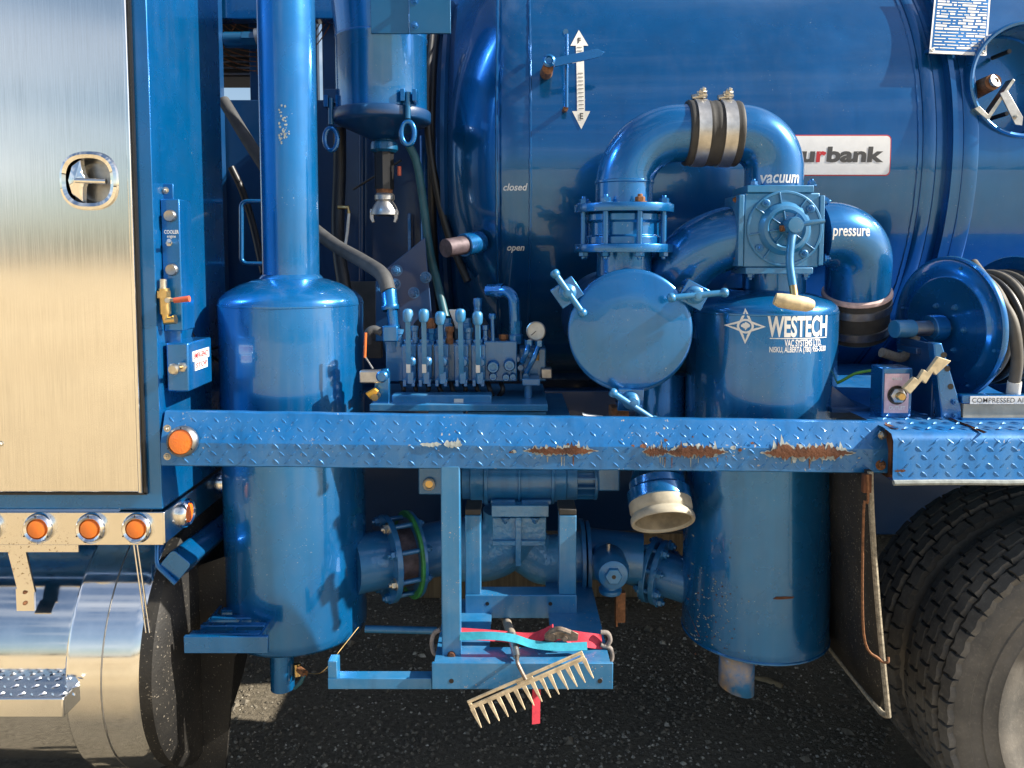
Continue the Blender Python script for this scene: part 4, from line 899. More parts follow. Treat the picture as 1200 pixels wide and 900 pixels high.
# --- drop pipe with cream coupling
DP = 1.99; k = S(DP)
dp = thing('hose_coupling', 'down pointing hose coupling with open cream ring under the beam', 'coupling', (X(776, DP), DP, Z(637, DP)))
cax = V((.05, -.62, -.78)).normalized(); mo = U(777, 611, DP - .03)
MB().tube(bend(U(775, 440, 2.20), U(772, 530, 2.16), mo - cax * .10, .10, 18), 32 * k, 40).build('drop_pipe', 'blue_paint', dp, ang=60)
MB().lathe(mo - cax * .11, cax, [(32 * k, 0), (34 * k, .004), (34 * k, .022), (36 * k, .026), (38 * k, .03), (38 * k, .058), (36.5 * k, .062)], 56).build('socket', 'blue_paint', dp)
MB().lathe(mo - cax * .055, cax, [(37.2 * k, 0), (37.2 * k, .026), (36 * k, .031), (35.2 * k, .035), (36 * k, .039), (37.4 * k, .043), (37.8 * k, .048), (37.8 * k, .055), (37 * k, .059), (34 * k, .058), (33 * k, .052)], 64).build('cream_ring', 'cream_ring', dp)
MB().lathe(mo - cax * .055, cax, [(32.5 * k, .053), (31.5 * k, .045), (31 * k, .0), (29 * k, -.04), (0, -.045)], 48).build('ring_bore', 'ring_inside', dp)
# --- control valve bank with levers
CB_ = 2.03; k = S(CB_)
cb = thing('control_valve_bank', 'blue hydraulic valve bank with five levers behind the side beam', 'valve bank', (X(530, CB_), CB_ + .05, Z(470, CB_)))
MB().px(452, 402, 606, 447, CB_ + .02, CB_ + .12).build('valve_block', 'machine_blue', cb, .003)
secs = [(478, 370), (496.6, 370), (516, 373), (539.5, 370), (559.6, 373)]
for i, (lx_, ky) in enumerate(secs):
    b0 = lx_ + 1
    s_ = MB().px(b0 - 8.4, 404, b0 + 8.4, 446, CB_ - .012, CB_ + .06); s_.px(b0 - 6, 398, b0 + 5, 404, CB_ + .01, CB_ + .05)
    so2 = s_.build('valve_section', 'machine_blue', cb, .003)
    MB().lathe(U(b0 + 3, 423, CB_ - .012), -EY, [(.014, 0), (.014, .012), (.010, .016), (.010, .03), (0, .031)], 16).build('spool_cap', 'machine_blue', so2)
    MB().lathe(U(b0 - 1, 410, CB_ - .010), -EY, [(.009, 0), (.009, .008), (.006, .009), (0, .009)], 6).build('plug', 'machine_blue', so2)
    MB().px(b0 - 7, 445, b0 - 3, 453, CB_ - .05, CB_ + .0).px(b0 + 3, 445, b0 + 7, 453, CB_ - .05, CB_ + .0).build('lever_fork', 'blue_paint', so2, .001)
    top, bot_ = U(lx_, ky + 6, CB_ - .085), U(lx_ + 1.5, 449, CB_ - .045)
    lv = MB(); ax_ = (bot_ - top).normalized(); lv.prism([(-.0064, -.0035), (.0064, -.0035), (.0064, .0035), (-.0064, .0035)], top, EX, ax_.cross(EX).normalized(), bot_ - top); lo = lv.build('lever', 'frame_blue', cb, .001)
    kb = U(lx_, ky, CB_ - .088); MB().lathe(kb - EZ * .017, EZ, [(0, 0), (.0095, .001), (.0125, .006), (.0136, .020), (.0128, .029), (.0085, .034), (0, .0355)], 20).build('knob', 'frame_blue', lo)
    if i != 2 and i != 3: MB().px(lx_ - 2.0, 425, lx_ + 2.8, 437, CB_ - .061, CB_ - .058).build('lever_tag', 'off_white', lo)
    MB().px(lx_ - .5, 436, lx_ + 6.5, 450, CB_ - .055, CB_ - .045).build('lever_bracket', 'blue_paint', lo, .001)
for (cx, cy, r_) in ((578, 429, .017), (597, 427, .016), (593, 441, .0105), (601, 440, .009), (578, 440, .011)):
    MB().lathe(U(cx, cy, CB_ - .0), -EY, [(r_, -.03), (r_, .020), (r_ * .8, .026), (r_ * .55, .026), (r_ * .5, .018), (0, .018)], 22).build('spool_cap', 'blue_paint', cb)
MB().px(567, 400, 606, 447, CB_, CB_ + .09).build('end_block', 'machine_blue', cb, .003)
fit = MB().tube(bend(U(604, 400, CB_ + .03), U(602, 341, CB_ + .03), U(578, 342, CB_ + .07), .032, 10), .0155, 18).build('elbow_fitting', 'blue_paint', cb)
MB().lathe(U(604, 402, CB_ + .03), EZ, [(.021, 0), (.021, .022), (.017, .025), (.017, .06), (0, .06)], 8).build('hex_nut', 'blue_paint', fit)
MB().lathe(U(590, 341, CB_ + .055), (-1, .5, 0), [(.020, 0), (.020, .02), (.017, .022), (.017, .05), (0, .05)], 8).build('hex_nut', 'blue_paint', fit)
f2 = MB().tube([U(560, 400, CB_ + .05), U(560, 358, CB_ + .05)], .011, 14).build('port_fitting', 'blue_paint', cb)
MB().lathe(U(560, 359, CB_ + .05), EZ, [(0, 0), (.012, 0), (.0135, .01), (.012, .022), (0, .025)], 14).build('fitting_cap', 'blue_paint', f2)
f2 = MB().tube([U(578, 404, CB_ + .01), U(577, 373, CB_ + .01)], .0055, 12).build('port_fitting', 'blue_paint', cb)
MB().lathe(U(577, 374, CB_ + .01), EZ, [(0, 0), (.009, 0), (.0105, .007), (.009, .015), (0, .017)], 12).build('fitting_cap', 'blue_paint', f2)
for px_ in (504, 524, 547):
    f2 = MB().lathe(U(px_, 408, CB_ + .06), EZ, [(.016, 0), (.016, .03), (.012, .032), (.012, .06), (0, .062)], 8).build('port_fitting', 'machine_blue', cb)
    MB().lathe(U(px_, 388, CB_ + .06), EZ, [(.0145, 0), (.0145, .02), (.011, .022), (.011, .035), (0, .036)], 6).build('hex_nut', 'bolt_rust' if px_ == 504 else 'machine_blue', f2)
for p0, p1 in (((620, 402), (612, 424)), ((632, 403), (617, 436))):
    o = MB().tube(spline([U(*p0, CB_ - .02), U((p0[0] + p1[0]) / 2 + 1, (p0[1] + p1[1]) / 2, CB_ - .035), U(*p1, CB_ - .02)], 5), .0072, 10).build('copper_line', 'blue_paint', cb)
    MB().lathe(U(*p0, CB_ - .02), EZ, [(0, -.008), (.0115, -.006), (.0115, .008), (0, .01)], 6).build('hex_nut', 'blue_paint', o)
f2 = MB().tube([U(462, 412, CB_ + .04), U(457, 385, CB_ + .04)], .024, 8).build('inlet_block', 'machine_blue', cb)
MB().px(448, 382, 466, 401, CB_ + .0, CB_ + .07).build('inlet_elbow', 'blue_paint', cb, .004)
MB().tube([U(461, 384, CB_ + .035), U(459, 361, CB_ + .035)], .0145, 18).build('hose_tail', 'blue_paint', cb)
MB().lathe(U(457.5, 362, CB_ + .035), U(455, 336, CB_ + .05) - U(457.5, 362, CB_ + .035), [(.022, -.004), (.024, 0), (.024, .008), (.0215, .012), (.0215, .05), (.019, .056)], 24).build('hose_ferrule', 'blue_paint', cb)
MB().tube(spline([U(448, 390, CB_ + .02), U(438, 386, CB_ + .02), U(431, 391, CB_ + .02), U(433, 400, CB_ + .05)], 6), .011, 12).build('hose_stub', 'grey_hose', cb)
for i, (px_, py_, r_) in enumerate(((486, 394, .010), (506, 397, .012), (527, 395, .011), (549, 396, .012), (569, 393, .009), (590, 404, .012), (468, 398, .012))):
    f3 = MB().lathe(U(px_, py_ + 8, CB_ + .025), EZ, [(r_, 0), (r_, .014), (r_ * .8, .016), (r_ * .8, .032), (r_ * 1.05, .034), (r_ * 1.05, .046), (0, .048)], 6 if i % 2 else 14).build('port_fitting', ('machine_blue', 'blue_paint', 'bolt_rust')[i % 3], cb)
for i in range(9):
    px_ = 470 + i * 14.5; MB().tube(spline([U(px_, 446, CB_ + .03), U(px_ + 3, 458, CB_ + .01), U(px_ + random.uniform(-14, 14), 470, CB_ + .05)], 5), .0065, 8).build('hydraulic_line', 'black_hose', cb)
for i in range(6):
    px_ = 487 + i * 17; MB().tube(spline([U(px_, 404, CB_ + .09), U(px_ + random.uniform(-4, 4), 384, CB_ + .14), U(px_ + random.uniform(-12, 12), 376, CB_ + .24), U(px_ + random.uniform(-15, 15), 400, CB_ + .42)], 6), random.uniform(.009, .013), 10).build('hydraulic_line', 'black_hose', cb)
for (px_, py_) in ((610, 430), (616, 440), (622, 415), (606, 420)): MB().lathe(U(px_, py_, CB_ + .02), -EY, [(.011, -.02), (.011, .012), (.008, .016), (0, .016)], 6).build('hex_nut', 'machine_blue', cb)
MB().px(608, 408, 640, 447, CB_ + .05, CB_ + .12).build('relief_block', 'machine_blue', cb, .004); MB().px(634, 432, 647, 444, CB_ + .03, CB_ + .07).build('solenoid', 'steel', cb, .003)
# its base plate
cbp = thing('valve_stand', 'flat blue stand plate below the lever valve bank', 'stand', (X(530, 1.97), 2.0, Z(492, 1.97)))
MB().px(433, 474, 642, 482, 1.93, 2.25).build('stand_plate', 'frame_blue', cbp, .002)
MB().px(459, 463, 576, 474.5, 1.96, 2.01).build('stand_channel', 'frame_blue', cbp, .003)
MB().px(502, 482, 543, 492, 1.935, 2.1).build('stand_foot', 'frame_blue', cbp, .002)
MB().px(532, 467.5, 543, 472.5, 1.957, 1.9595).build('stand_tag', 'off_white', cbp)
for i, px_ in enumerate((548, 590, 560)): MB().px(px_, 483 + i * 3.4, (640, 668, 655)[i], 486 + i * 3.2, 1.95 + .03 * i, 2.3).build('deck_strip', 'frame_blue', cbp)
MB().px(612, 444, 633, 452, 2.0, 2.06).build('bank_foot', 'machine_blue', cbp, .002); MB().tube([U(619, 450, 2.03), U(619, 475, 2.03)], .011, 10).build('foot_post', 'machine_blue', cbp)
MB().pxprism([(441, 434), (454, 432), (456, 436), (456, 474), (436, 474)], 1.945, 1.965).build('side_bracket', 'blue_paint', cbp, .002)
# small ball valve on that bracket
gv = thing('ball_valve', 'small grey ball valve with thin wire handle beside the left drum', 'valve', U(436, 452, 1.94))
MB().px(421, 435, 450, 449, 1.915, 1.945).build('valve_body', 'aluminium', gv, .003)
MB().lathe(U(449, 440, 1.93), -EY, [(.015, -.01), (.015, .02), (.011, .024), (0, .024)], 18).build('valve_cap', 'blue_paint', gv)
MB().tube([U(437, 432, 1.93), U(428, 418, 1.93), U(427, 405, 1.93)], .0022, 8).build('handle_wire', 'steel', gv); MB().tube([U(427.5, 419, 1.93), U(428.5, 390, 1.93)], .0035, 8).build('handle_grip', 'orange_plastic', gv)
bv = thing('brass_tap', 'tiny brass tap with yellow tag near the valve stand', 'tap', U(440, 467, 1.93))
MB().pxprism([(428, 461), (438, 455), (443, 459), (434, 468)], 1.915, 1.93).build('tap_tag', 'yellow_tag', bv, .001); MB().cyl(U(442, 463, 1.94), U(439, 466, 1.905), .009, n=14).build('tap_body', 'brass', bv)
# pressure gauge
pg = thing('pressure_gauge', 'small round white pressure gauge left of the hatch cover', 'gauge', U(628, 399, 2.05))
gc = U(628.5, 388, 2.04); gx = V((-.15, -1, .1)).normalized()
MB().lathe(gc, gx, [(0, -.03), (.022, -.03), (.024, -.004), (.026, 0), (.026, .008), (.0235, .0095), (.023, .006)], 40).build('gauge_case', 'steel', pg)
MB().lathe(gc, gx, [(.0232, .0055), (0, .0055)], 36).build('gauge_face', 'dial', pg); MB().tube([gc + gx * .0068, gc + gx * .0068 + V((-.013, 0, -.011))], .0009, 6).build('gauge_needle', 'grey_print', pg)
MB().tube([gc - gx * .02, gc - gx * .02 + V((.0, .01, -.08))], .006, 8).build('gauge_stem', 'brass', pg)
# white hose end and loose junk behind bank
o = single(MB().pxprism([(526, 363), (540, 363), (538, 372), (540, 384), (534, 386), (531, 376)], 2.12, 2.14), 'white_funnel', 'off_white', 'small white plastic flap sticking up behind the valve levers', 'flap', .002)
# --- grey hose to the valve bank
def hose(name, pts, r_, mat, label, cat='hose', n=16, kseg=10): return single(MB().tube(spline(pts, kseg), r_, n), name, mat, label, cat, 0, {'cable': 'black cables by the cabinet and pot', 'rope': 'rope loops at the tray'}.get(cat))
hose('hydraulic_hose', [U(262, 118, 2.75), U(300, 180, 2.65), U(345, 245, 2.5), U(385, 282, 2.35), U(425, 306, 2.2), U(448, 322, 2.10), U(455.5, 342, 2.07)], .0205, 'grey_hose', 'thick dark grey hose running diagonally behind the tall pipe to the valves')
hose('teal_hose', [U(478, 168, 2.5), U(488, 190, 2.5), U(495, 230, 2.5), U(503, 290, 2.5), U(512, 330, 2.5), U(522, 372, 2.45)], .0135, 'teal_hose', 'teal rubber hose hanging beside the tank end')
hose('thin_hose', [U(271, 196, 2.8), U(284, 224, 2.8), U(296, 262, 2.8), U(309, 320, 2.75)], .0125, 'black_hose', 'thin black hose leaning behind the grab handle')
hose('black_hose', [U(398, 150, 2.62), U(398, 200, 2.62), U(396, 260, 2.6), U(398, 300, 2.55), U(404, 340, 2.5)], .022, 'black_hose', 'thick black hose hanging right behind the tall pipe')
hose('cable', [U(414, 222, 2.8), U(440, 206, 2.75), U(470, 188, 2.7)], .004, 'grey_hose', 'thin dark cable crossing behind the hanging pot', 'cable')
hose('cable', [U(213, 355, 1.95), U(222, 385, 1.96), U(236, 410, 2.0), U(258, 424, 2.1)], .005, 'black_hose', 'black cable curling out behind the button panel', 'cable')
hose('cable', [U(216, 350, 2.0), U(230, 390, 2.02), U(246, 408, 2.05), U(262, 403, 2.1)], .004, 'black_hose', 'thin black cable looping above the emergency box', 'cable')
hose('wire', [U(960, 458, 2.05), U(985, 447, 2.02), U(1002, 438, 2.0), U(1022, 434, 1.97)], .0038, 'lime_wire', 'bright green wire leading into the switch box', 'wire')
bl_ = thing('air_line_fitting', 'small brass elbow fitting with white air line right of the tall pipe', 'fitting', U(407, 290, 2.5))
MB().tube([U(396, 243, 2.5), U(408, 243, 2.5), U(409, 250, 2.5)], .0065, 10).build('elbow', 'brass', bl_); MB().tube([U(409, 250, 2.5), U(407, 272, 2.5), U(404, 292, 2.5)], .0048, 8).build('air_line', 'off_white', bl_)
# grab handle
single(MB().tube([U(316, 236, 2.3)] + arc(U(290, 243, 2.3), EX, EZ, 7 * S(2.3), R(90), R(180), 5) + arc(U(290, 302, 2.3), EX, EZ, 7 * S(2.3), R(180), R(270), 5) + [U(316, 309, 2.3)], .0068, 10), 'grab_handle', 'blue_paint', 'small blue tubular grab handle left of the tall pipe', 'handle')
# gusset plates and rusty stub by the tank end
gp = MB().pxprism([(452, 315), (498, 278), (506, 372), (520, 372), (520, 400), (440, 400), (440, 330)], 2.46, 2.475); gpo = single(gp, 'gusset_plate', 'shaded_blue', 'dark blue gusset plate with bolts behind the valve levers', 'bracket', .002)
for px_, py_ in ((465, 317), (499, 325), (485, 343), (463, 333)): bolt(gpo, U(px_, py_, 2.46), -EY, .014, BOLT_M)
sb = thing('pipe_stub', 'short rusty pipe stub with blue collar on the tank end', 'pipe', U(540, 300, 2.42))
sa = (U(522, 291, 2.36) - U(560, 284, 2.46)).normalized()
MB().cyl(U(522, 291, 2.36), U(545, 287, 2.42), .029, n=24).build('stub', 'old_pipe', sb, .002); MB().cyl(U(543, 287.5, 2.415), U(562, 284, 2.48), .037, n=24).build('collar', 'blue_paint', sb, .002)
# --- hanging pot
PY = 2.46; k = S(PY); pcx = X(447, PY, 90)
pot = thing('drain_pot', 'blue cylindrical pot with eye bolts and coupler hanging beside the tank end', 'pot', (pcx, PY, Z(258, PY)))
MB().lathe((pcx, PY, 0), EZ, [(52 * k, Z(137, PY)), (52 * k, Z(50, PY)), (53 * k, Z(49, PY)), (53 * k, Z(47, PY)), (52 * k, Z(46, PY)), (64 * k, Z(-90, PY))], 80).build('pot_body', 'blue_paint', pot, ang=50)
MB().lathe((pcx, PY, 0), EZ, [(0, Z(166, PY)), (14 * k, Z(164, PY)), (30 * k, Z(156, PY)), (50 * k, Z(147, PY)), (55.5 * k, Z(144, PY)), (56.5 * k, Z(142, PY)), (56.5 * k, Z(133, PY)), (55.5 * k, Z(131.5, PY)), (53 * k, Z(131, PY))], 80).build('pot_lid', 'shaded_blue', pot)
MB().lathe((pcx + 2 * k, PY, 0), EZ, [(9 * k, Z(152, PY)), (11 * k, Z(165, PY)), (15 * k, Z(167, PY)), (16 * k, Z(170, PY)), (16 * k, Z(176, PY)), (13 * k, Z(179, PY)), (0, Z(180, PY))], 30).build('drain_collar', 'teal_blue', pot)
MB().lathe((pcx + 2 * k, PY, 0), EZ, [(11.2 * k, Z(179, PY)), (11.2 * k, Z(222, PY))], 8).build('nipple', 'black_plastic', pot)
MB().lathe((pcx + 2 * k, PY, 0), EZ, [(9.5 * k, Z(221, PY)), (9.5 * k, Z(227, PY)), (8 * k, Z(229, PY))], 20).build('thread', 'bolt_rust', pot)
cpl = MB().lathe((pcx + 2 * k, PY, 0), EZ, [(9 * k, Z(226, PY)), (11.5 * k, Z(229, PY)), (11.5 * k, Z(234, PY)), (9.5 * k, Z(236, PY)), (13 * k, Z(241, PY)), (16.5 * k, Z(248, PY)), (16.5 * k, Z(252, PY)), (12 * k, Z(253, PY)), (0, Z(251, PY))], 24).build('coupler', 'aluminium', pot)
for s_ in (-1, 1): MB().prism([(-.008, 0), (.008, 0), (.009, -.03), (.002, -.045), (-.007, -.042), (-.003, -.03)], (pcx + (2 + s_ * 13) * k, PY - .02, Z(245, PY)), (s_, 0, 0), EZ, (0, .012, 0)).build('coupler_lug', 'aluminium', cpl, .002)
def eye(cx, cy, d, eb=True):
    o = MB().tube([U(cx, cy - 48, d), U(cx, cy - 17, d)], .0085, 12).build('eye_bolt', 'teal_blue', pot)
    c = U(cx, cy, d); ring = [c + V((math.cos(a) * .0195, 0, math.sin(a) * .034)) for a in (2 * math.pi * i / 28 for i in range(28))]
    MB().tube(ring, .0082, 10, True).build('bolt_eye', 'blue_paint', o)
    MB().px(cx - 9, cy - 52, cx - 4, cy - 38, d - .01, d + .05).px(cx + 5, cy - 52, cx + 10, cy - 38, d - .01, d + .05).build('swing_lug', 'blue_paint', o, .001)
eye(478, 156, 2.33); eye(388, 163, 2.40)
MB().px(379, 104, 396, 121, 2.40, 2.45).build('swing_block', 'shaded_blue', pot, .003)
brk = MB().px(434, -40, 479, 39, 2.30, 2.312).px(479.4, -40, 528, 39, 2.292, 2.304); bro = brk.build('bracket_plate', 'teal_blue', pot, .0015)
for py_ in (1, 30): bolt(bro, U(486, py_, 2.292), -EY, .009)
single(MB().tube([U(468, 195, 2.44), U(468, 206, 2.44)], .006, 8), 'red_clip', 'red_plastic', 'tiny red clip behind the hanging pot coupler', 'clip')
# --- blower
BD = 2.12; k = S(BD)
bl2 = thing('blower', 'blue cast iron blower below the side beam', 'blower', (X(610, BD), BD + .05, Z(685, BD)))
bz_ = Z(566, BD); by_ = BD + .055
def hcyl(x0, x1, r_, name, mat='machine_blue', parent=bl2, n=48, bev=.002): return MB().cyl((X(x0, BD, 566), by_, bz_), (X(x1, BD, 566), by_, bz_), r_ * k, n=n).build(name, mat, parent, bev)
hcyl(568, 664, 29, 'casing'); hcyl(567, 572, 33, 'casing_rib'); hcyl(646, 650, 32, 'casing_rib'); hcyl(607, 610, 32, 'casing_rib')
hcyl(551, 567, 31, 'gear_cover'); hcyl(541, 551, 26, 'gear_cover'); hcyl(664, 677, 27, 'bearing_cover')
MB().px(575, 586, 604, 592, BD - .01, BD + .05).px(611, 586, 646, 592, BD - .01, BD + .05).build('casing_foot', 'machine_blue', bl2, .003)
for i in range(6):
    a = R(-60 + i * 24); MB().box((X(687, BD, 566), by_ - math.cos(a) * 22 * k, bz_ + math.sin(a) * 22 * k), (22 * k, .022, .004), Matrix.Rotation(-a, 3, 'X')).build('cooling_fin', 'machine_blue', bl2)
hcyl(675, 699, 19, 'fin_core'); hcyl(697, 701, 27, 'fin_disc')
MB().px(701, 548, 727, 576, BD - .02, BD + .1).build('end_housing', 'machine_blue', bl2, .005)
pb_ = MB().px(490, 535, 519, 580, BD - .02, BD + .08).build('oil_housing', 'machine_blue', bl2, .004)
MB().lathe(U(503, 567, BD - .022), -EY, [(.0165, 0), (.0175, .008), (.015, .012), (.0115, .010), (.0105, .004)], 32).build('sight_glass_ring', 'cream_ring', pb_); MB().lathe(U(503, 567, BD - .022), -EY, [(.0108, .004), (0, .003)], 24).build('sight_glass', 'brass', pb_)
MB().px(576, 592.5, 643, 606, BD - .035, BD + .12).build('port_flange', 'cast_blue', bl2, .002)
MB().px(577, 606.4, 640, 634, BD - .015, BD + .11).build('port_box', 'cast_blue', bl2, .003)
rib = MB().px(604, 606.6, 611, 664, BD - .03, BD - .005).px(577, 634, 639, 640, BD - .028, BD - .006).build('port_rib', 'cast_blue', bl2, .002)
for px_ in (592, 627): bolt(bl2, U(px_, 607, BD - .025), -EZ, .010, BOLT_M)
# quarter-round cast elbow: rounded body from the port box to the left
eb_ = bend(U(601, 596, BD + .075), U(601, 645, BD + .075), U(530, 645, BD + .075), 41 * k, 18)
MB().tube(eb_, 37 * k, 40).build('port_elbow', 'cast_blue', bl2, ang=60)
MB().tube(bend(U(612, 640, BD + .09), U(636, 656, BD + .09), U(684, 652, BD + .09), .03, 8), 30 * k, 32).build('outlet_elbow', 'cast_blue', bl2)
def xflange(parent, px_, py_, d, r_, th, mat='machine_blue', name='flange'):
    c = U(px_, py_, d); return MB().lathe(c, EX, [(0, 0), (r_, 0), (r_, th), (0, th)], 64).build(name, mat, parent, .0015)
xflange(bl2, 679, 652, BD + .09, 46 * k, .012); xflange(bl2, 685.5, 652, BD + .09, 44 * k, .012)
# --- left flanged joint (drum to blower), running back from the drum
JL = 2.12; k = S(JL)
jl = thing('flanged_joint', 'bolted pipe flange with green edges between left drum and blower', 'flange', (X(465, JL), JL, Z(705, JL)))
def joint(parent, c0, axis, r_pipe, r_fl, gap, length, lead, green=False):
    axis = V(axis).normalized(); _, u_, w2 = frame(axis)
    MB().cyl(c0 - axis * lead, c0, r_pipe, n=48).build('pipe', 'machine_blue', parent); MB().cyl(c0 + axis * gap, c0 + axis * length, r_pipe * .97, n=48).build('pipe', 'machine_blue', parent)
    for off in (0, gap): MB().lathe(c0 + axis * off, axis, [(0, 0), (r_fl, 0), (r_fl, .016), (0, .016)], 64).build('flange', 'machine_blue', parent, .0015)
    if green: MB().lathe(c0 + axis * (gap - .001), axis, [(r_fl * .86, 0), (r_fl * .99, -.0012), (r_fl * 1.012, .002), (r_fl * 1.008, .007)], 64).build('green_edge', 'green_paint', parent)
    MB().cyl(c0 + axis * .016, c0 + axis * gap, r_fl * .70, n=48).build('wafer', 'old_pipe' if green else 'machine_blue', parent)
    for i in range(8):
        a = R(i * 45 + 20); o_ = (u_ * math.cos(a) + w2 * math.sin(a)) * r_fl * .86
        MB().tube([c0 + o_ - axis * .012, c0 + o_ + axis * (gap + .02)], .0072, 10).build('through_bolt', 'machine_blue', parent)
        bolt(parent, c0 + o_ - axis * .001, -axis, .0125, BOLT_Z if (i % 3 == 0 and green) else BOLT_M); bolt(parent, c0 + o_ + axis * (gap + .017), axis, .0115, BOLT_M)
joint(jl, U(450, 655, JL), (math.cos(R(28)), math.sin(R(28)), 0), 34 * k, 52 * k, .072, .30, .09, True)
# --- right flanged joint
jr = thing('flanged_pipe', 'blue pipe and bolted flange between blower and right drum', 'pipe', (X(740, JL), JL, Z(705, JL)))
joint(jr, U(778, 672, JL + .08), (-math.cos(R(30)), math.sin(R(30)), .10), 27 * k, 40 * k, .028, .26, .22)
MB().cyl(U(688, 648, JL + .10), U(752, 655, JL + .08), 31 * k, n=48).build('pipe', 'machine_blue', jr)
# --- relief valve
RVD = 2.02; k = S(RVD)
rv = thing('relief_valve', 'round blue relief valve with hexagon cap below the beam', 'valve', (X(717, RVD), RVD, Z(702, RVD)))
rc = U(718, 672, RVD)
MB().lathe(rc, -EY, [(19 * k, -.10), (21 * k, -.09), (21.5 * k, -.02), (20 * k, -.004), (18 * k, .004), (17.5 * k, .012), (16 * k, .014), (0, .014)], 40).build('valve_body', 'machine_blue', rv)
MB().lathe(rc, -EY, [(10.5 * k, .012), (10.5 * k, .022), (9.5 * k, .0245), (2.4 * k, .0245), (2.2 * k, .016), (0, .016)], 6).build('hex_cap', 'frame_blue', rv, .001)
MB().lathe(rc - EY * .0, -EY, [(2.6 * k, .0247), (0, .0247)], 12).build('hex_hole', 'black_plastic', rv)
MB().lathe((rc.x - 1 * k, RVD + .03, Z(700, RVD)), EZ, [(0, 0), (13 * k, 0), (14 * k, .004), (14 * k, .012), (11 * k, .016), (11 * k, .05)], 28).build('valve_foot', 'machine_blue', rv)
MB().tube([rc + V((-3 * k, .04, 18 * k)), rc + V((-3 * k, .04, 30 * k))], .0055, 10).build('valve_stem', 'steel', rv)
MB().tube([U(712, 660, 2.1), U(705, 645, 2.15)], 13 * k, 20).build('valve_neck', 'machine_blue', rv)
single(MB().px(724, 695, 733, 730, 2.05, 2.07).px(722, 695, 724.2, 735, 2.04, 2.07), 'hanging_bracket', 'bolt_rust', 'thin rusty angle strip hanging under the relief valve', 'bracket', .001)
# --- blower frame and tray
FD = 1.97
fr = thing('blower_stand', 'blue square tube stand in front of the blower', 'stand', (X(610, FD), FD, Z(760, FD)))
for x0, x1 in ((545, 563.5), (655, 675.5)):
    MB().px(x0, 604, x1, 697, FD, FD + .05).build('post', 'frame_blue', fr, .003); MB().px(x0, 597, x1, 603.6, FD, FD + .08).build('rubber_pad', 'rubber', fr, .002)
    MB().px(x0 + 1, 725.4, x1 - 1, 760, FD + .004, FD + .054).build('lower_post', 'frame_blue', fr, .003)
cb2 = MB().px(545, 697.4, 676, 725, FD - .004, FD + .05).build('cross_beam', 'frame_blue', fr, .003)
for px_ in (571, 645): MB().lathe(U(px_, 707.5, FD - .004), -EY, [(.0052, .0006), (0, .0006)], 16).build('bolt_hole', 'black_plastic', cb2)
TD = 1.715
ty = thing('tool_tray', 'blue steel tray with long side bar and square post below the beam', 'tray', (X(610, TD), TD + .1, Z(808, TD)))
MB().px(506, 777, 718.5, 808, TD, TD + .008).build('tray_lip', 'frame_blue', ty, .002)
zt = Z(777, TD) - .001
for x0, x1, y0, y1 in ((506, 718.5, TD + .008, TD + .075),): MB().lim(X(x0, TD), X(x1, TD), y0, y1, zt - .008, zt).build('tray_floor', 'frame_blue', ty, .001)
MB().lim(X(506, TD), X(572, TD), TD + .076, 2.05, zt - .008, zt).build('tray_floor', 'frame_blue', ty, .001); MB().lim(X(650, TD), X(718.5, TD), TD + .076, 2.16, zt - .008, zt).build('tray_floor', 'frame_blue', ty, .001)
for px_ in (529, 703): MB().lathe(U(px_, 798, TD), -EY, [(.0056, .0006), (0, .0006)], 16).build('bolt_hole', 'black_plastic', ty)
MB().px(384, 795, 506, 808, TD + .012, TD + .045).px(384, 775, 395, 795, TD + .0125, TD + .0445).build('side_bar', 'frame_blue', ty, .002)
po = MB().px(517, 546, 539.5, 772, TD + .035, TD + .07).build('square_post', 'frame_blue', ty, .003); MB().lathe(U(529, 768, TD + .034), -EY, [(.010, 0), (.008, .005), (0, .006)], 14).build('rust_spot', 'rust', po)
MB().tube([U(428, 737, 2.05), U(512, 739, 2.05)], .010, 12).build('back_rod', 'frame_blue', ty)
# --- rake
RD = 1.685
rk = thing('garden_rake', 'worn steel bow rake head resting tines down on the tray', 'rake', U(607, 800, RD))
A, B = U(547, 822, RD), U(682, 763, RD); ux = (B - A).normalized(); uz = V((-ux.z, 0, ux.x)); ln = (B - A).length
back = [(0, -.0), (0, .012)] + [(ln, .012), (ln, 0)]
hd = MB(); W = .034; t1, t2 = .006, .010
def rbox(a, b, c, d): hd.prism([(a, b), (c, b), (c, d), (a, d)], A - uz * W, ux, uz, (0, .004, 0))
rbox(0, W - .007, ln, W); rbox(0, W - .0225, ln, W - .0125)
for a, b in ((0, .008), (ln * .42, ln * .56), (ln - .008, ln)): rbox(a, W - .0125, b, W - .007)
hd.build('rake_head', 'rake_steel', rk, .001)
for i in range(14):
    x = .004 + (ln - .008) * i / 13; L_ = .046; w1 = .0052
    base = A - uz * .020 + ux * x
    tine = MB(); sway = random.uniform(-.0012, .0012); q0, q1, q2 = base - EY * .0, base + ux * (.0015 + sway) - uz * L_ * .55 - EY * .003, base + ux * (.004 + sway) - uz * L_ * random.uniform(.95, 1.04) - EY * .011
    a_, b_, c_ = .0054, .0036, .0012; th = EY * .0036
    vs = [q0 - ux * a_, q0 + ux * a_, q1 + ux * b_, q2 + ux * c_, q2 - ux * c_, q1 - ux * b_]; vs = vs + [v_ + th for v_ in vs]
    tine.add(vs, [(0, 1, 2, 5), (5, 2, 3, 4), (11, 8, 7, 6), (10, 9, 8, 11), (0, 6, 7, 1), (1, 7, 8, 2), (2, 8, 9, 3), (3, 9, 10, 4), (4, 10, 11, 5), (5, 11, 6, 0)]); tine.build('tine', 'rake_steel', rk, .0008)
hc_ = A + ux * ln * .5
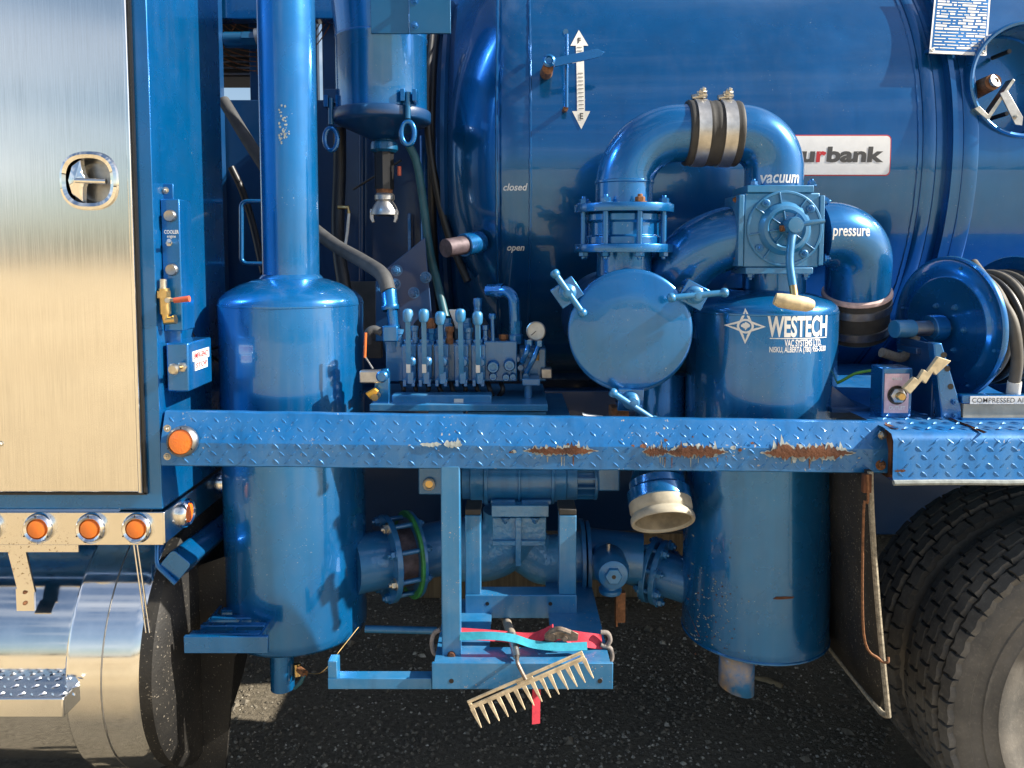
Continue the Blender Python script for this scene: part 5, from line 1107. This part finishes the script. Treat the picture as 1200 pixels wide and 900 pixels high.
MB().tube(spline([hc_ - uz * .008, U(607, 778, RD + .01), U(606, 770, RD + .03), U(605, 762, RD + .05)], 4), .0045, 8).build('tang', 'old_steel', rk)
MB().tube([U(605.5, 770, RD + .035), U(600, 745, RD + .09)], [.0085, .0125], 14).build('ferrule', 'steel', rk)
MB().tube([U(600.5, 747, RD + .085), U(592, 724, 2.04), U(584, 704, 2.26)], .0115, 14).build('rake_handle', 'wood_handle', rk)
# --- straps
sd = 1.80
rs_ = thing('ratchet_strap', 'red ratchet strap with rusty buckle stretched over the tray', 'strap', U(620, 770, sd))
zw = V((0, .012, .022))
MB().strip(spline([U(538, 742, sd), U(580, 745, sd), U(620, 748, sd), U(636, 744, sd - .01), U(648, 738, sd - .02)], 6), zw, .003).build('webbing', 'red_webbing', rs_); MB().strip(spline([U(668, 747, sd - .02), U(688, 750, sd - .02), U(705, 752, sd - .01)], 6), V((0, .014, .030)), .004).build('webbing', 'red_webbing', rs_)
MB().cyl(U(644, 747, sd - .045), U(651, 741, sd - .005), .0135, n=18).build('buckle_spool', 'old_steel', rs_, .001)
for dd in (-.044, -.016): MB().pxprism([(638, 748), (645, 739), (668, 738), (678, 743), (677, 751), (655, 752)], sd + dd, sd + dd + .003).build('buckle_plate', 'old_steel', rs_, .0008)
MB().tube(spline([U(645, 740, sd - .05), U(655, 737, sd - .056), U(668, 741, sd - .05)], 5), .0062, 8).build('buckle_handle', 'old_steel', rs_); MB().tube([U(662, 749, sd - .05), U(664, 744, sd - .01)], .006, 10).build('buckle_pin', 'old_steel', rs_)
MB().strip(spline([U(648, 746, sd - .032), U(656, 743, sd - .036), U(668, 747, sd - .022)], 5), V((0, .014, .024)), .006).build('webbing', 'red_webbing', rs_)
MB().strip([U(630, 757, sd - .01), U(629, 785, sd - .004), U(628.5, 815, sd - .006), U(628, 848, sd - .01)], V((.0195, .004, 0)), .003).build('strap_tail', 'red_webbing', rs_)
single(MB().strip(spline([U(539, 745.5, sd - .05), U(575, 745, sd - .06), U(602, 748, sd - .06), U(625, 755, sd - .055), U(655, 758, sd - .055), U(688, 757, sd - .05)], 8), V((0, .008, .016)), .003), 'webbing_strap', 'cyan_webbing', 'loose cyan webbing strap lying in front of the red strap', 'strap')
for i, (cx, pts) in enumerate(((0, [(704, 741), (712, 742), (715, 750), (710, 757), (704, 755)]), (1, [(708, 756), (716, 761), (717, 772), (712, 778), (709, 774)]), (2, [(516, 738), (509, 742), (506, 752), (508, 764), (513, 768)]))):
    hose('rope_loop', [U(x, y, sd - .02) for x, y in pts], .0055, 'rope', ('grey rope loop at the right end of the red strap', 'grey rope loop hanging over the right end of the tray', 'grey rope loop behind the square post of the tray')[i], 'rope', 10, 6)
# --- hose reel
HR = 2.02; k = S(2.05)
hr_ = thing('hose_reel', 'blue air hose reel with two discs on the rear deck', 'hose reel', (X(1130, HR), HR, Z(497, 1.85)))
rax = V((math.cos(R(13)), math.sin(R(13)), 0)); rc1 = U(1109, 384, HR); rR = 83 * k
def rdisc(c, name, flip=1):
    o = MB().lathe(c, -rax * flip, [(0, .004), (rR * .30, .004), (rR * .67, .004), (rR * .70, .008), (rR * .73, .008), (rR * .76, .003), (rR * .93, .002), (rR * .965, .006), (rR * .99, .004), (rR, -.004), (rR * .985, -.008), (rR * .95, -.006), (rR * .78, -.006), (0, -.004)], 96).build(name, 'blue_paint', hr_, ang=50)
    return o
d1 = rdisc(rc1, 'reel_disc'); rc2 = rc1 + rax * .215; d2 = rdisc(rc2, 'reel_disc', -1)
_, ru, rw = frame(rax)
for i in range(8):
    a = R(i * 45 + 15); bolt(d1, rc1 - rax * .004 + (ru * math.cos(a) + rw * math.sin(a)) * rR * .86, -rax, .0034, BOLT_M)
for i in range(6):
    a = R(i * 60); bolt(d1, rc1 - rax * .006 + (ru * math.cos(a) + rw * math.sin(a)) * rR * .34, -rax, .006, BOLT_M)
MB().cyl(rc1, rc2, rR * .42, n=40).build('reel_drum', 'shaded_blue', hr_)
hm1 = MB(); hm2 = MB(); rnd = random.Random(4)
for layer in range(3):
    for i in range(8):
        r_ = rR * (.74 - layer * .12); off = .020 + i * .0245 + (layer % 2) * .008; tilt = rnd.uniform(-.012, .012); ph = rnd.uniform(0, 6.3); rj = rnd.uniform(-.006, .006)
        pts = [rc1 + rax * (off + tilt * math.sin(a + ph)) + (ru * math.cos(a) + rw * math.sin(a)) * (r_ + rj * math.sin(a * 2 + ph)) for a in (2 * math.pi * j / 56 for j in range(56))]
        (hm2 if (i + layer) % 2 else hm1).tube(pts, .0108, 10, True)
hm1.build('coiled_hose', 'tan_hose', hr_); hm2.build('coiled_hose', 'black_hose', hr_)
MB().tube(spline([rc1 + rax * .06 + EZ * rR * .90 - EY * .02, U(1172, 352, 1.90), U(1187, 380, 1.86), U(1192, 420, 1.85), U(1188, 452, 1.86)], 8), .0135, 12).build('loose_hose', 'tan_hose', hr_); MB().cyl(U(1189, 447, 1.858), U(1187, 464, 1.865), .0155, n=16).build('hose_end', 'off_white', hr_)
# shaft, swivel, pedestal
q0 = rc1 - rax * .005
MB().cyl(q0 - rax * .11, q0, .020, n=20).build('shaft', 'steel', hr_); MB().cyl(q0 - rax * .155, q0 - rax * .10, .0235, n=24).build('swivel', 'frame_blue', hr_, .002); MB().lathe(q0 - rax * .03, rax, [(0, -.02), (.034, -.02), (.036, 0), (.034, .02), (0, .02)], 28).build('bearing', 'blue_paint', hr_, .002)
MB().tube(spline([q0 - rax * .09 - EZ * .02, q0 - rax * .10 - EZ * .05, q0 - rax * .13 - EZ * .075, q0 - rax * .19 - EZ * .06], 6), .0125, 12).build('swivel_elbow', 'bolt_rust', hr_)
pd = MB(); pd.pxprism([(1073, 405), (1103, 402), (1123, 488), (1120, 497), (1102, 497)], 1.83, 1.845); pd.prism([(0, 0), (.10, 0), (.30, -.19), (.06, -.19)], U(1076, 406, 1.846), EY, EZ, (.008, 0, 0))
pdo = MB().pxprism([(1094, 402), (1104, 402), (1127, 478), (1127, 496), (1103, 497), (1103, 480)], 1.84, 1.87).build('pedestal', 'blue_paint', hr_, .003)
MB().prism([(0, 0), (.16, 0), (.22, -.215), (-.0, -.215)], U(1094, 403, 1.871), EY, EZ, (.008, 0, 0)).build('pedestal_side', 'shaded_blue', hr_, .002); MB().px(1074, 408, 1094, 416, 1.93, 2.03).build('pedestal_top', 'shaded_blue', hr_, .002)
for px_, py_ in ((1106, 416), (1110, 432), (1114, 453)): MB().lathe(U(px_, py_, 1.84), -EY, [(.0072, .0006), (0, .0006)], 16).build('bolt_hole', 'black_plastic', pdo)
bolt(pdo, U(1118, 471, 1.84), -EY, .007); bolt(pdo, U(1118, 487, 1.84), -EY, .006)
fb = MB().px(1127.5, 463, 1260, 473, 1.835, 1.86).px(1127.5, 490, 1260, 495, 1.83, 1.86).build('base_channel', 'blue_paint', hr_, .002); MB().px(1129, 473.3, 1260, 489.6, 1.838, 1.85).build('grip_tape', 'cream_ring', hr_)
M['grip'] = simple('grip', (.16, .145, .125), .95, var=.3, scale=200, bmp=.5, bscale=400); hr_.children[-1].data.materials[0] = M['grip']
MB().px(1137, 464.5, 1240, 473.4, 1.8325, 1.8345).build('label_strip', 'white_print', hr_)
vs, fs = text_mb('COMPRESSED AIR', .0165, 1.0, .0001, spacing=1.05); mn = min(q_[0] for q_ in vs); decal([(a - mn, b) for a, b in vs], fs, U(1139, 469.3, 1.832), EX, EZ, None, EY, .0008).build('lettering', 'grey_print', hr_)
# --- switch box with wedge paddle
SB = 1.86
sbx = thing('switch_box', 'small blue switch box with pink label and cream paddle on the rear deck', 'switch', U(1045, 492, SB))
b0 = MB(); tl_, br_ = U(1035, 431, SB), U(1068, 490, SB)
b0.lim(tl_.x, br_.x, SB, SB + .065, br_.z, tl_.z); bo = b0.build('box', 'blue_paint', sbx, .003)
rot8 = None
MB().px(1036.5, 438, 1065, 484, SB - .002, SB - .0004).build('label_plate', 'pink_label', sbx, .0004)
vs, fs = text_mb('MAIN', .010, 1, .0002); decal(vs, fs, U(1051, 444, SB - .002), EX, EZ, None, EY, .0008).build('label_print', 'white_print', sbx); vs, fs = text_mb('OUTLET', .012, .9, .0002); decal(vs, fs, U(1051, 478, SB - .002), EX, EZ, None, EY, .0008).build('label_print', 'white_print', sbx)
nut = U(1051, 463, SB - .002); MB().lathe(nut, -EY, [(.0235, 0), (.0235, .002), (0, .002)], 24).build('washer', 'black_plastic', sbx); MB().lathe(nut, -EY, [(.019, .002), (.019, .010), (.016, .012), (0, .012)], 6).build('nut', 'aluminium', sbx, .0005); MB().lathe(nut, -EY, [(.010, .012), (.010, .024), (.008, .026), (0, .026)], 16).build('spindle', 'brass', sbx)
MB().pxprism([(1059, 455), (1072, 442), (1076, 445), (1083, 433), (1087, 436), (1100, 418), (1115, 423), (1097, 440), (1094, 436), (1085, 450), (1081, 446), (1067, 462)], SB - .035, SB - .022).build('paddle', 'cream_grip', sbx, .0015)
# --- button panel on the cabinet side
PD = 1.80
cp = thing('button_panel', 'narrow blue control panel with round knobs on the cabinet side', 'panel', U(202, 386, PD))
MB().px(190, 233, 212, 388, PD, PD + .07).build('panel_box', 'blue_paint', cp, .003); MB().px(187, 215, 203, 235, PD + .02, PD + .026).build('mount_tab', 'blue_paint', cp, .002); bolt(cp, U(194, 223, PD + .02), -EY, .006, BOLT_Z)
for px_, py_ in ((200, 253), (202, 316)): MB().lathe(U(px_, py_, PD), -EY, [(.0145, 0), (.0145, .006), (.012, .010), (.006, .0085), (0, .0085)], 28).build('knob', 'steel', cp)
MB().lathe(U(199, 285, PD), -EY, [(.0075, 0), (.0075, .006), (0, .007)], 6).build('toggle_nut', 'zinc', cp); MB().tube([U(199, 285, PD - .005), U(198, 282, PD - .03)], [.0035, .0045], 10).build('toggle', 'chrome', cp)
vs, fs = text_mb('COOLER', .012, .72, .0002); decal(vs, fs, U(201, 272, PD), EX, EZ, None, EY, .0008).build('lettering', 'white_print', cp); vs, fs = text_mb('engine', .010, .8, .0001); decal(vs, fs, U(201, 277, PD), EX, EZ, None, EY, .0008).build('lettering', 'off_white', cp)
tpv = thing('brass_valve', 'brass ball valve with orange lever on the button panel', 'valve', U(195, 382, PD - .02))
c1 = PD - .022
MB().tube([U(191, 327, c1), U(191, 340, c1)], .0085, 10).build('valve_top', 'zinc', tpv); MB().tube([U(192, 338, c1), U(194, 368, c1)], .0125, 14).build('valve_body', 'brass', tpv); MB().lathe(U(192, 345, c1), EZ, [(0, -.008), (.0155, -.008), (.0155, .008), (0, .008)], 8).build('valve_nut', 'brass', tpv)
MB().tube([U(194, 366, c1), U(195, 376, c1), U(206, 374, c1)], .011, 12).build('valve_elbow', 'brass', tpv); MB().tube([U(196, 351, c1 - .015), U(209, 352, c1 - .02)], .0045, 8).build('lever_arm', 'steel', tpv); MB().tube([U(204, 352, c1 - .02), U(222, 350, c1 - .02)], [.0062, .0075], 10).build('lever_grip', 'red_plastic', tpv)
MB().tube([U(196, 352, c1), U(196, 352, c1 - .024)], .006, 8).build('lever_stud', 'zinc', tpv)
eb = thing('emergency_box', 'blue emergency stop box with pull knob and red lettered labels', 'stop box', U(210, 460, PD))
ebx = MB().px(195, 402, 221, 459, PD - .01, PD + .13).build('box', 'blue_paint', eb, .004); MB().px(195, 386, 212, 402, PD + .02, PD + .026).build('mount_tab', 'blue_paint', eb, .001)
xr = X(221, PD - .01, 430)
for zz, hh, body, ln_ in ((419, .020, 'EMERGENCY', .098), (431, .018, 'STOP', .075)):
    zc = Z(zz, PD); MB().lim(xr + .0005, xr + .0015, PD + .012 + (.098 - ln_) / 2, PD + .012 + (.098 + ln_) / 2, zc - hh / 2 - .002, zc + hh / 2 + .002).build('label_plate', 'white_print', eb)
    vs, fs = text_mb(body, hh * .9, 1., .0004); mn, mx_ = min(q_[0] for q_ in vs), max(q_[0] for q_ in vs); s_ = ln_ * .9 / (mx_ - mn)
    decal([(a * s_, b) for a, b in vs], fs, V((xr + .0015, PD + .061, zc)), EY, EZ, None, -EX, .0006).build('lettering', 'red_print', eb)
MB().tube([U(214, 430, PD - .01), U(206, 432, PD - .04)], .005, 10).build('pull_stem', 'brass', eb); MB().lathe(U(214, 430, PD - .01), -EY, [(.012, 0), (.012, .006), (.009, .008), (0, .008)], 6).build('stem_nut', 'zinc', eb); MB().lathe(U(206, 432, PD - .036), V((-.2, -1, -.05)), [(0, 0), (.010, .002), (.0135, .006), (.0135, .010), (.010, .0135), (0, .0145)], 22).build('pull_knob', 'zinc', eb)
dt = thing('drain_tap', 'small brass drain tap with wire under the left drum', 'tap', U(355, 806, 1.98))
MB().tube([U(348, 778, 1.98), U(349, 792, 1.975)], .010, 10).build('tap_body', 'brass', dt); MB().tube([U(350, 784, 1.96), U(358, 790, 1.94)], .0085, 8).build('tap_stem', 'bolt_rust', dt); MB().tube([U(357, 791, 1.94), U(352, 800, 1.94), U(345, 807, 1.945)], [.004, .006, .004], 8).build('tap_lever', 'teal_hose', dt)
MB().tube(spline([U(359, 789, 1.94), U(378, 787, 1.9), U(400, 760, 1.95), U(420, 735, 2.0)], 6), .0012, 6).build('tie_wire', 'brass', dt)
single(MB().tube([U(884, 795, 2.78), U(900, 798, 2.76), U(917, 806, 2.72)], [.010, .013, .012], 10), 'wood_stick', 'timber_pale', 'short pale stick lying on the gravel behind the right drum', 'stick')
single(MB().pxprism([(683, 486), (690, 488), (708, 490), (712, 494), (686, 494)], 1.84, 1.87), 'white_wedge', 'off_white', 'small white wedge lying behind the beam below the hatch', 'wedge', .001)
single(MB().px(716, 478, 737, 494, 1.92, 1.97), 'rusty_block', 'bolt_rust', 'small rusty block under the lowest hatch clamp', 'block', .003)
gs = single(MB().pxprism([(975, 452), (1014, 482), (1018, 490), (972, 490)], 1.96, 1.97), 'gusset_bracket', 'shaded_blue', 'dark blue triangular bracket between right drum and switch box', 'bracket', .001)
MB().px(975, 478, 1022, 484, 1.93, 2.2).build('bracket_flange', 'shaded_blue', gs, .001)
# --- boards lying on the far side under the truck
for i, (x0, x1, z0, z1, y) in enumerate(((-.45, .30, 0.002, .155, 3.45), (.304, 1.0, 0.002, .155, 3.46), (-.45, .95, .158, .30, 3.47))):
    single(MB().lim(x0, x1, y, y + .045, z0, z1), 'timber_board', 'timber', ('weathered board on edge under the truck, left behind the blower', 'weathered board on edge under the truck, right behind the relief valve', 'upper weathered board lying on the two lower boards')[i], 'board', .004, 'boards lying under the truck')
scene.render.resolution_x, scene.render.resolution_y = 1024, 768
